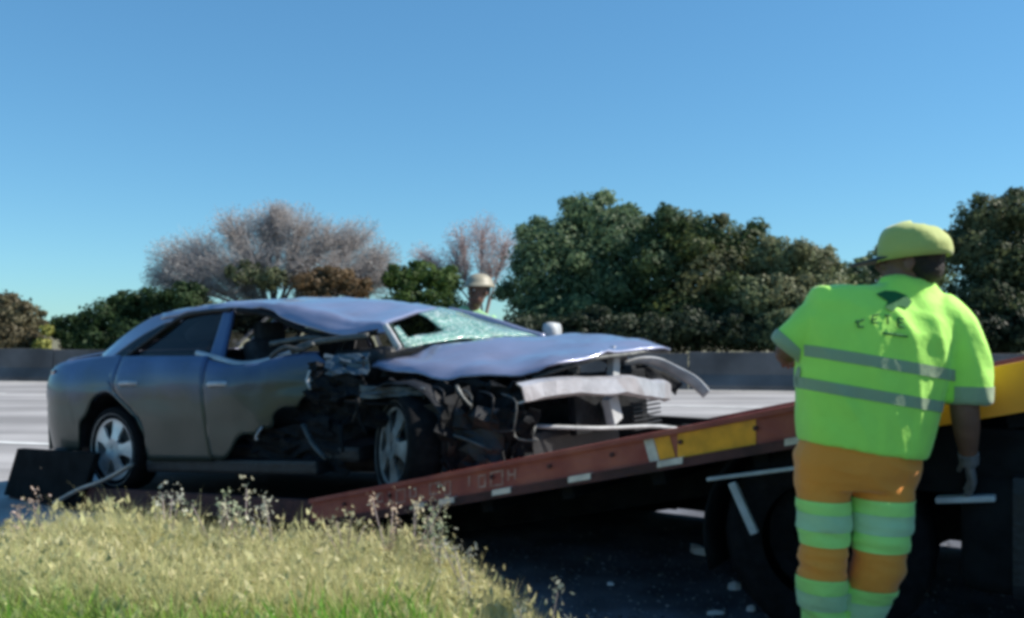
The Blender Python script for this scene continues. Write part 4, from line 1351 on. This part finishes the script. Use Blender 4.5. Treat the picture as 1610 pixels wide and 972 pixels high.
# body
bm = bmesh.new()
hc = L(W(1436, 411, .03))
FACE1 = R(180 + 55)          # looks away from the camera and to the left
P1 = head_into(bm, hc, FACE1, 1.08)
nk = [hc + Vector((.0, .01, -.03)), L(W(1440, 452, .03)), L(W(1425, 490, .03))]
tube(bm, nk, [.062, .064, .085], 14)
chest = L(W(1380, 560, .02))
loft(bm, [(*L(W(1395, 480, .03)), .15, .07), (*chest, .19, .10), (*L(W(1360, 680, .02)), .16, .10), (*L(W(1350, 740, .02)), .155, .105)])
for hipx, kx, ax, kyy in ((1300, 1292, 1300, 0.0), (1390, 1376, 1352, .03)):
    tube(bm, dens([L(W(hipx, 740, .02)), L(W(kx, 885, .0)), L(W(ax, 1060, .03))], 5), [.085 - .045 * i / 10 for i in range(11)], 12)
# arms
shL, elL, wrL = L(W(1300, 492, .02)), L(W(1252, 552, .10)), L(W(1300, 566, .40))
shR, elR, wrR = L(W(1505, 530, .0)), L(W(1512, 640, -.02)), L(W(1534, 722, .05))
tube(bm, dens([shL, elL, wrL], 5), [.056, .054, .051, .048, .046, .046, .043, .039, .034, .030, .028], 12)
tube(bm, dens([shR, elR, wrR], 5), [.056, .055, .053, .051, .049, .050, .049, .045, .039, .033, .029], 12)
hand_into(bm, wrL, (.15, .9, -.1), (.3, 0, -.9), 1.02, -1, .7)
body1 = remesh(bm, .0065, 'body', M['skin'], w1, 3)
for e in (-1, 1):
    bm = bmesh.new(); ell(bm, P1(e * .034, -.082, .012), (.012, .010, .010), 10, 8)
    obj('eye', bm, M['white_eye'], w1, True)
# glove on the right hand
bm = bmesh.new()
gd = (wrR - elR).normalized()
hand_into(bm, wrR + gd * .005, (gd.x * .6 + .15, gd.y, gd.z), (-.9, .3, 0), 1.12, 1, .45)
tube(bm, [wrR - gd * .02, wrR + gd * .03], [.038, .034], 10)
remesh(bm, .005, 'glove', M['glove'], w1, 1)
# hair
bm = bmesh.new()
ell(bm, P1(0, .026, .022), (.087, .096, .092), mtx=Matrix.Rotation(FACE1, 4, 'Z'))
ell(bm, P1(0, .055, -.022), (.068, .058, .060), mtx=Matrix.Rotation(FACE1, 4, 'Z'))
remesh(bm, .008, 'hair', M['hair'], w1, 2, .004, 60)
# cap: dome with panels, rim edge and a bill pointing to the left
cpm = Matrix.Rotation(FACE1, 4, 'Z')
V, F = [], []
NA, NE = 36, 10
for j in range(NE + 1):
    el_ = R(90) * j / NE
    for i in range(NA):
        a = 2 * math.pi * i / NA
        seam = 1 - .022 * abs(math.cos(a * 3)) ** 14
        r_ = math.cos(el_ * .98) ** .66 * (1 + .03 * noise.noise(Vector((math.cos(a) * 2, math.sin(a) * 2, el_ * 3))))
        V.append(P1(.107 * r_ * math.cos(a) * seam, .015 + .120 * r_ * math.sin(a) * seam, .038 + .092 * math.sin(el_) * (1 - .10 * math.sin(a)) + .006 * noise.noise(Vector((math.cos(a) * 3, math.sin(a) * 3, el_ * 2)))))
for j in range(NE):
    for i in range(NA):
        F.append((j * NA + i, j * NA + (i + 1) % NA, (j + 1) * NA + (i + 1) % NA, (j + 1) * NA + i))
V += [P1(.105 * math.cos(2 * math.pi * i / NA), .015 + .118 * math.sin(2 * math.pi * i / NA), .010 + .010 * math.sin(2 * math.pi * i / NA)) for i in range(NA)]
b0 = (NE + 1) * NA
for i in range(NA):
    F.append((b0 + i, b0 + (i + 1) % NA, (i + 1) % NA, i))
cap1 = obj('cap', (V, F), M['cap'], w1, True)
md = cap1.modifiers.new('t', 'SOLIDIFY'); md.thickness = .004
V, F = [], []
for i in range(13):
    a = R(-160 + 140 * i / 12)
    for r_ in (0, 1, 2):
        q = 1 + r_ * .42 * math.sin(R(180) * i / 12)
        V.append(P1(.100 * math.cos(a) * (1 + .0 * q), .015 + .116 * math.sin(a) * q, .020 - .012 * r_ * math.sin(R(180) * i / 12)))
for i in range(12):
    for r_ in (0, 1):
        a = i * 3 + r_
        F.append((a, a + 1, a + 4, a + 3))
bill = obj('bill', (V, F), mat('dark_cap_bill', (.03, .045, .06), .7), cap1, True)
md = bill.modifiers.new('t', 'SOLIDIFY'); md.thickness = .005
# shirt
bm = bmesh.new()
def TR(pl, pr, py, ry, dy=.02, sl_=0., yw=0.):
    a, b = L(W(pl, py, dy)), L(W(pr, py, dy))
    return ((a.x + b.x) / 2, (a.y + b.y) / 2, a.z, (b.x - a.x) / 2, ry, sl_, yw)
SLP = -.15
loft(bm, [TR(1262, 1452, 708, .150, .02, SLP), TR(1258, 1462, 680, .150, .02, SLP), TR(1257, 1474, 640, .150, .02, SLP), TR(1257, 1482, 600, .150, .02, SLP),
          TR(1260, 1490, 560, .150, .02, SLP), TR(1264, 1502, 520, .145, .02, SLP), TR(1272, 1512, 492, .125, .02, SLP * 1.2), TR(1284, 1506, 468, .100, .03, SLP * 1.1),
          TR(1320, 1484, 455, .075, .03, SLP * .5), TR(1385, 1474, 447, .062, .03, 0)], 30, 2.7)
tube(bm, dens([L(W(1415, 470, .03)), L(W(1440, 452, .03)), L(W(1442, 446, .032))], 3), [.10, .092, .085, .078, .073, .070, .066], 16)
tube(bm, dens([L(W(1318, 492, .03)), L(W(1278, 510, .03)), L(W(1241, 550, .05))], 4), [.092, .088, .084, .080, .077, .074, .071, .069, .067], 16)
tube(bm, dens([L(W(1470, 492, .02)), L(W(1503, 522, .0)), L(W(1516, 575, -.02)), L(W(1517, 632, -.02))], 4), [.088, .088, .088, .086, .085, .084, .084, .083, .082, .082, .082, .081, .080], 18)
shirt = remesh(bm, .0085, 'shirt', M['hiviz'], w1, 9, .008, 5.5, (6.5, 5, 3.0, 3.0))
def pxof(c):
    q = c + base1
    return 805 + 1400 * q.x / q.y, 520 - 1400 * (q.z - CAMH) / q.y
zL = lambda py: CAMH - (py - 520) / 1400 * D1
xL = lambda px: (px - 805) / 1400 * D1 - base1.x
k_ = 1400 / D1
def cut_band(src, name, planes, off, m, parent):
    """clean cut strip of the garment between planes (point, outward normal)"""
    bm = bmesh.new()
    bm.from_mesh(src.data)
    bm.normal_update()
    for v in bm.verts:
        v.co += v.normal * off
    for co, no in planes:
        g = list(bm.verts) + list(bm.edges) + list(bm.faces)
        bmesh.ops.bisect_plane(bm, geom=g, plane_co=Vector(co), plane_no=Vector(no), clear_outer=True, clear_inner=False)
    me = bpy.data.meshes.new(name)
    bm.to_mesh(me); bm.free()
    me.materials.clear()
    me.materials.append(m)
    return obj(name, me, m, parent, True)
def slanted(px0, py0, slope, th):
    p = Vector((xL(px0), 0, zL(py0)))
    n = Vector((slope, 0, 1)).normalized()
    return [(p + n * th / 2, n), (p - n * th / 2, -n)]
cut_band(shirt, 'reflective_band', slanted(1285, 555, .17, .040) + [((xL(1487), 0, 0), (1, 0, 0)), ((xL(1259), 0, 0), (-1, 0, 0))], .004, M['reflect'], w1)
cut_band(shirt, 'reflective_band', slanted(1265, 603, .17, .040) + [((xL(1476), 0, 0), (1, 0, 0))], .004, M['reflect'], w1)
cut_band(shirt, 'sleeve_band', [((0, 0, zL(606)), (0, 0, 1)), ((xL(1486), 0, 0), (-1, 0, 0))], .004, M['reflect'], w1)
_e = L(W(1241, 550, .05)); _n = (_e - L(W(1278, 510, .03))).normalized()
cut_band(shirt, 'sleeve_band', [(_e - _n * .035, -_n), ((xL(1255), 0, 0), (1, 0, 0)), ((0, 0, zL(584)), (.45, 0, -1))], .004, M['reflect'], w1)
# print on the back: dark emblem over an arched row of small strokes
bvh = BVHTree.FromPolygons([v.co for v in shirt.data.vertices], [tuple(p.vertices) for p in shirt.data.polygons])
def patch(name, poly, m=M['print'], parent=w1, n=1):
    """polygon drawn on the cloth: every corner is set on the cloth's surface"""
    V = []
    for px, py in poly:
        d = at(px, py, 1) - Vector((0, 0, CAMH))
        o_ = Vector((0, 0, CAMH)) - base1
        h = bvh.ray_cast(o_, d.normalized())
        V.append(h[0] - d.normalized() * .007 if h[0] else L(W(px, py, -.2)))
    c = sum(V, Vector()) / len(V)
    F = [(i, (i + 1) % len(V), len(V)) for i in range(len(V))]
    V.append(c - Vector((0, .004, 0)))
    obj(name, (V, F), m, parent)
patch('emblem', [(1378, 462), (1392, 457), (1408, 458), (1424, 464), (1434, 474), (1428, 484), (1412, 481), (1404, 490), (1392, 484), (1396, 474)])
def strokes(cx_, cy_, segs, tilt):
    for (x0, y0, x1, y1) in segs:
        dx, dy = x1 - x0, y1 - y0
        l = math.hypot(dx, dy) or 1
        nx, ny = -dy / l * 1.5, dx / l * 1.5
        q = [(x0 + nx, y0 + ny), (x1 + nx, y1 + ny), (x1 - nx, y1 - ny), (x0 - nx, y0 - ny)]
        patch('letter_stroke', [(cx_ + a, cy_ + b + tilt * a) for a, b in q])
strokes(1354, 509, [(5, -6, -4, -4), (-4, -4, -5, 4), (-5, 4, 4, 6)], -.15)
strokes(1376, 502, [(6, -7, -4, -6), (-4, -6, -5, 5), (-5, 5, 5, 6), (-5, 0, 3, 0)], -.1)
strokes(1396, 503, [(-5, -7, 5, -7), (0, -7, 0, 7)], 0)
strokes(1416, 507, [(-4, -7, -4, 7), (-4, -7, 5, -6), (-4, 0, 4, 0), (-4, 7, 6, 7)], .1)
patch('emblem', [(1388, 522), (1410, 524), (1428, 528), (1427, 531), (1408, 528), (1388, 526)])
patch('emblem', [(1345, 505), (1349, 502), (1351, 507), (1347, 510)])
# trousers
bm = bmesh.new()
loft(bm, [TR(1262, 1446, 690, .135), TR(1254, 1448, 715, .138), TR(1253, 1446, 745, .135), TR(1256, 1440, 768, .12)], 26, 2.4)
def leg(pts):
    tube(bm, dens([L(W((a + b) / 2, py, dy)) for a, b, py, dy in pts], 3), [v for v in sum([[((b - a) / 2 + (b2 - a2 - b + a) / 2 * q / 3) / k_ for q in range(3)] for (a, b, _, _), (a2, b2, _, _) in zip(pts, pts[1:])], [])] + [(pts[-1][1] - pts[-1][0]) / 2 / k_], 20)
leg([(1255, 1346, 735, .02), (1257, 1336, 785, .015), (1257, 1333, 850, .0), (1254, 1330, 900, .0), (1262, 1328, 950, .02), (1270, 1330, 1010, .03), (1274, 1332, 1068, .03)])
leg([(1350, 1446, 735, .02), (1343, 1434, 785, .01), (1341, 1426, 850, -.01), (1338, 1416, 900, -.005), (1325, 1396, 950, .03), (1316, 1382, 1010, .06), (1314, 1380, 1068, .06)])
trs = remesh(bm, .0085, 'trousers', M['orange'], w1, 4, .008, 9, (4, 4, 11, 3))
mid = xL(1338)
def tband(py0, py1, lo, hi, m, name='fluorescent_band', off=.004, wob=0):
    cut_band(trs, name, [((0, 0, zL(py0)), (.03, 0, 1)), ((0, 0, zL(py1)), (-.03, 0, -1)), ((lo, 0, 0), (-1, 0, 0)), ((hi, 0, 0), (1, 0, 0))], off, m, w1)
tband(786, 856, -9, mid, M['hiviz2']); tband(781, 861, mid, 9, M['hiviz2'])
tband(906, 985, -9, mid - .012, M['hiviz2']); tband(921, 998, mid - .012, 9, M['hiviz2'])
tband(806, 832, -9, mid, M['reflect2'], 'reflective_band', .007); tband(803, 833, mid, 9, M['reflect2'], 'reflective_band', .007)
tband(930, 958, -9, mid - .012, M['reflect2'], 'reflective_band', .007); tband(944, 972, mid - .012, 9, M['reflect2'], 'reflective_band', .007)
# boots
for px, dd in ((1303, .03), (1347, .06)):
    bm = bmesh.new()
    c = L(W(px, 1068, dd))
    c.z = 0
    loft(bm, [(c.x, c.y + .05, .005, .05, .14), (c.x, c.y + .05, .05, .05, .14), (c.x, c.y + .02, .09, .047, .09), (c.x, c.y, .17, .052, .058)], 18, 2.4)
    obj('boot', bm, M['boot'], w1, True)

# ---- worker 2, behind the car, only head and shoulders show above the hood
w2 = thing('person', 'worker with a cream helmet and pale green shirt standing behind the wrecked car', 'person', (0, 0, 0))
D2 = 7.75
b2 = at(736, 520, D2); b2.z = 0
w2.location = b2
def Q(x, y, z):
    return Vector((x, y, z))
bm = bmesh.new()
F2 = R(-42)
hc2 = Q(.09, -.05, 1.655)
P2 = head_into(bm, hc2, F2, 1.06)
tube(bm, [hc2 + Vector((0, .02, -.03)), Q(.05, .0, 1.54), Q(.0, .03, 1.46)], [.055, .057, .075], 14)
loft(bm, [(0, .03, 1.40, .15, .075), (0, .03, 1.25, .17, .10), (0, .03, 1.05, .14, .095), (0, .03, .90, .15, .10)])
for s in (-1, 1):
    tube(bm, dens([(s * .20, .03, 1.42), (s * .25, .02, 1.12), (s * .23, -.12, .90)], 5), [.052, .05, .048, .045, .043, .043, .04, .036, .032, .029, .027], 12)
    hand_into(bm, (s * .23, -.12, .90), (-s * .05, -.35, -.8), (-s, 0, 0), 1., s, .5)
    tube(bm, dens([(s * .09, .03, .90), (s * .10, .02, .48), (s * .11, .04, .08)], 5), [.085 - .045 * i / 10 for i in range(11)], 12)
remesh(bm, .008, 'body', M['skin'], w2, 2)
for e in (-1, 1):
    bm = bmesh.new(); ell(bm, P2(e * .034, -.084, .012), (.012, .010, .009), 10, 8)
    obj('eye', bm, M['white_eye'], w2, True)
bm = bmesh.new(); ell(bm, P2(0, -.088, -.064), (.022, .010, .006), 10, 6, Matrix.Rotation(F2, 4, 'Z')); obj('mouth', bm, M['lips'], w2, True)
bm = bmesh.new(); ell(bm, P2(0, .03, .028), (.084, .090, .085), mtx=Matrix.Rotation(F2, 4, 'Z')); obj('hair', bm, M['hair'], w2, True)
V, F = [], []
for j in range(9):
    el_ = R(90) * j / 8
    for i in range(28):
        a = 2 * math.pi * i / 28
        r_ = math.cos(el_ * .98) ** .8
        rim_ = 1.16 if j == 0 else 1
        front = 1 + (.25 * max(0, -math.sin(a)) if j == 0 else 0)
        V.append(P2(.108 * r_ * rim_ * math.cos(a), .012 + .125 * r_ * rim_ * front * math.sin(a), .045 + .105 * math.sin(el_) - (.004 if j == 0 else 0)))
for j in range(8):
    for i in range(28):
        F.append((j * 28 + i, j * 28 + (i + 1) % 28, (j + 1) * 28 + (i + 1) % 28, (j + 1) * 28 + i))
hl = obj('helmet', (V, F), M['capw'], w2, True)
md = hl.modifiers.new('t', 'SOLIDIFY'); md.thickness = .004
bm = bmesh.new()
loft(bm, [(0, .03, .86, .175, .125), (0, .03, 1.0, .17, .125), (0, .03, 1.2, .20, .13), (0, .03, 1.38, .22, .12), (0, .03, 1.46, .18, .09), (0, .03, 1.51, .09, .07), (0, .025, 1.53, .068, .064)], 26, 2.5)
for s in (-1, 1):
    tube(bm, dens([(s * .16, .03, 1.41), (s * .225, .03, 1.31), (s * .245, .02, 1.12)], 3), [.085, .082, .079, .076, .073, .070, .068], 14)
M['hiviz3'] = fluo('shaded_green_cloth', (.26, .50, .24))  # shirt green darkened, the second worker's shade put in the colour
sh2 = remesh(bm, .011, 'shirt', M['hiviz3'], w2, 4, .008, 8)
cut_band(sh2, 'reflective_band', [((0, 0, 1.165), (0, 0, 1)), ((0, 0, 1.115), (0, 0, -1))], .004, M['reflect'], w2)
bm = bmesh.new()
loft(bm, [(0, .03, .80, .165, .12), (0, .03, .95, .16, .12)], 22)
for s in (-1, 1):
    tube(bm, dens([(s * .085, .03, .86), (s * .10, .02, .48), (s * .11, .04, .10)], 4), [.095, .092, .088, .083, .078, .076, .073, .07, .068], 14)
remesh(bm, .012, 'trousers', M['orange'], w2, 3, .008, 8)
for s in (-1, 1):
    bm = bmesh.new()
    loft(bm, [(s * .11, -.02, .005, .05, .14), (s * .11, -.02, .05, .05, .14), (s * .11, .0, .09, .047, .09), (s * .11, .04, .15, .05, .055)], 16)
    obj('boot', bm, M['boot'], w2, True)

# ================================================================ debris on the shaded asphalt
def shard(px, py, D, sz, yaw, label, m='palegrey', tall=1., seed=0):
    p = at(px, py, D)
    rnd = random.Random(seed + px)
    bm = bmesh.new()
    pts = [(math.cos(a) * sz[0] * rnd.uniform(.7, 1.1), math.sin(a) * sz[1] * rnd.uniform(.7, 1.1)) for a in [2 * math.pi * k / 7 for k in range(7)]]
    lo = [bm.verts.new((x, y, 0)) for x, y in pts]
    hi = [bm.verts.new((x * .9, y * .9, sz[2] * rnd.uniform(.6, 1.3))) for x, y in pts]
    top = bm.verts.new((0, 0, sz[2] * 1.4))
    for k in range(7):
        bm.faces.new((lo[k], lo[(k + 1) % 7], hi[(k + 1) % 7], hi[k])); bm.faces.new((hi[k], hi[(k + 1) % 7], top))
    bm.faces.new(lo[::-1])
    o = obj('debris_shard', bm, M[m], None, False, label, 'debris', 'broken car pieces on the asphalt')
    o.location = (p.x, p.y, .006)
    o.rotation_euler = (0, 0, yaw)
V, F, T = [], [], []
rg = random.Random(77)
for k in range(2600):
    px = rg.uniform(740, 1640); py = rg.uniform(830, 985)
    D = 1.32 * 1400 / (py - 520)
    p = at(px, py, D)
    if verge_h(p.x, p.y) > .02 or rg.random() > .75 and px > 1250:
        continue
    r_ = rg.choice((.004, .005, .006, .008, .012))
    j = len(V)
    hgt = r_ * rg.uniform(.5, 1.1)
    for a in range(5):
        V.append((p.x + r_ * math.cos(a * 1.257) * rg.uniform(.7, 1.3), p.y + r_ * math.sin(a * 1.257) * rg.uniform(.7, 1.3), .001))
    V.append((p.x, p.y, hgt))
    for a in range(5):
        F.append((j + a, j + (a + 1) % 5, j + 5))
    c = rg.choice(((.10, .11, .12), (.16, .17, .19), (.30, .31, .33), (.07, .07, .08), (.5, .5, .5) if r_ < .007 else (.12, .13, .15)))
    T += [c] * 6
tinted('loose_gravel', V, F, T, M['blade'], None, label='loose gravel and crumbs of glass scattered over the shaded asphalt', cat='gravel', kind='stuff')
def gd_(py):
    return 1.32 * 1400 / (py - 520)
M['white'] = mat('broken_white_plastic', (.62, .63, .65), .4, var=.1)
for k, (px, py, sz, yw, lab) in enumerate([
    (1100, 872, (.085, .035, .035), -.9, 'largest white plastic shard, alone on the asphalt under the guard post'),
    (1155, 928, (.04, .03, .03), .2, 'small pale chip between the large shard and the left leg of the worker'),
    (1213, 940, (.022, .075, .03), .25, 'long narrow pale strip just left of the worker'),
    (1182, 962, (.03, .02, .02), .5, 'tiny pale chip at the bottom edge left of the long strip'),
    (960, 922, (.022, .014, .014), .1, 'tiny greenish chip alone in the middle of the shaded asphalt'),
    (1125, 968, (.05, .015, .015), .1, 'thin pale splinter at the bottom edge under the small chip'),
    (925, 880, (.02, .03, .012), .8, 'small dark grey flake near the foot of the verge'),
    (1040, 905, (.02, .015, .01), .8, 'small grey crumb left of the largest white shard'),
    (1450, 935, (.03, .05, .012), .3, 'dim grey flake right of the right leg of the worker')]):
    shard(px, py, gd_(py), sz, yw, lab, 'torn' if k in (6, 7, 8) else 'white', seed=k)
shard(820, 968, 2.35, (.04, .03, .05), 0, 'white pebble at the bottom edge where the verge meets the asphalt', 'white', seed=99)
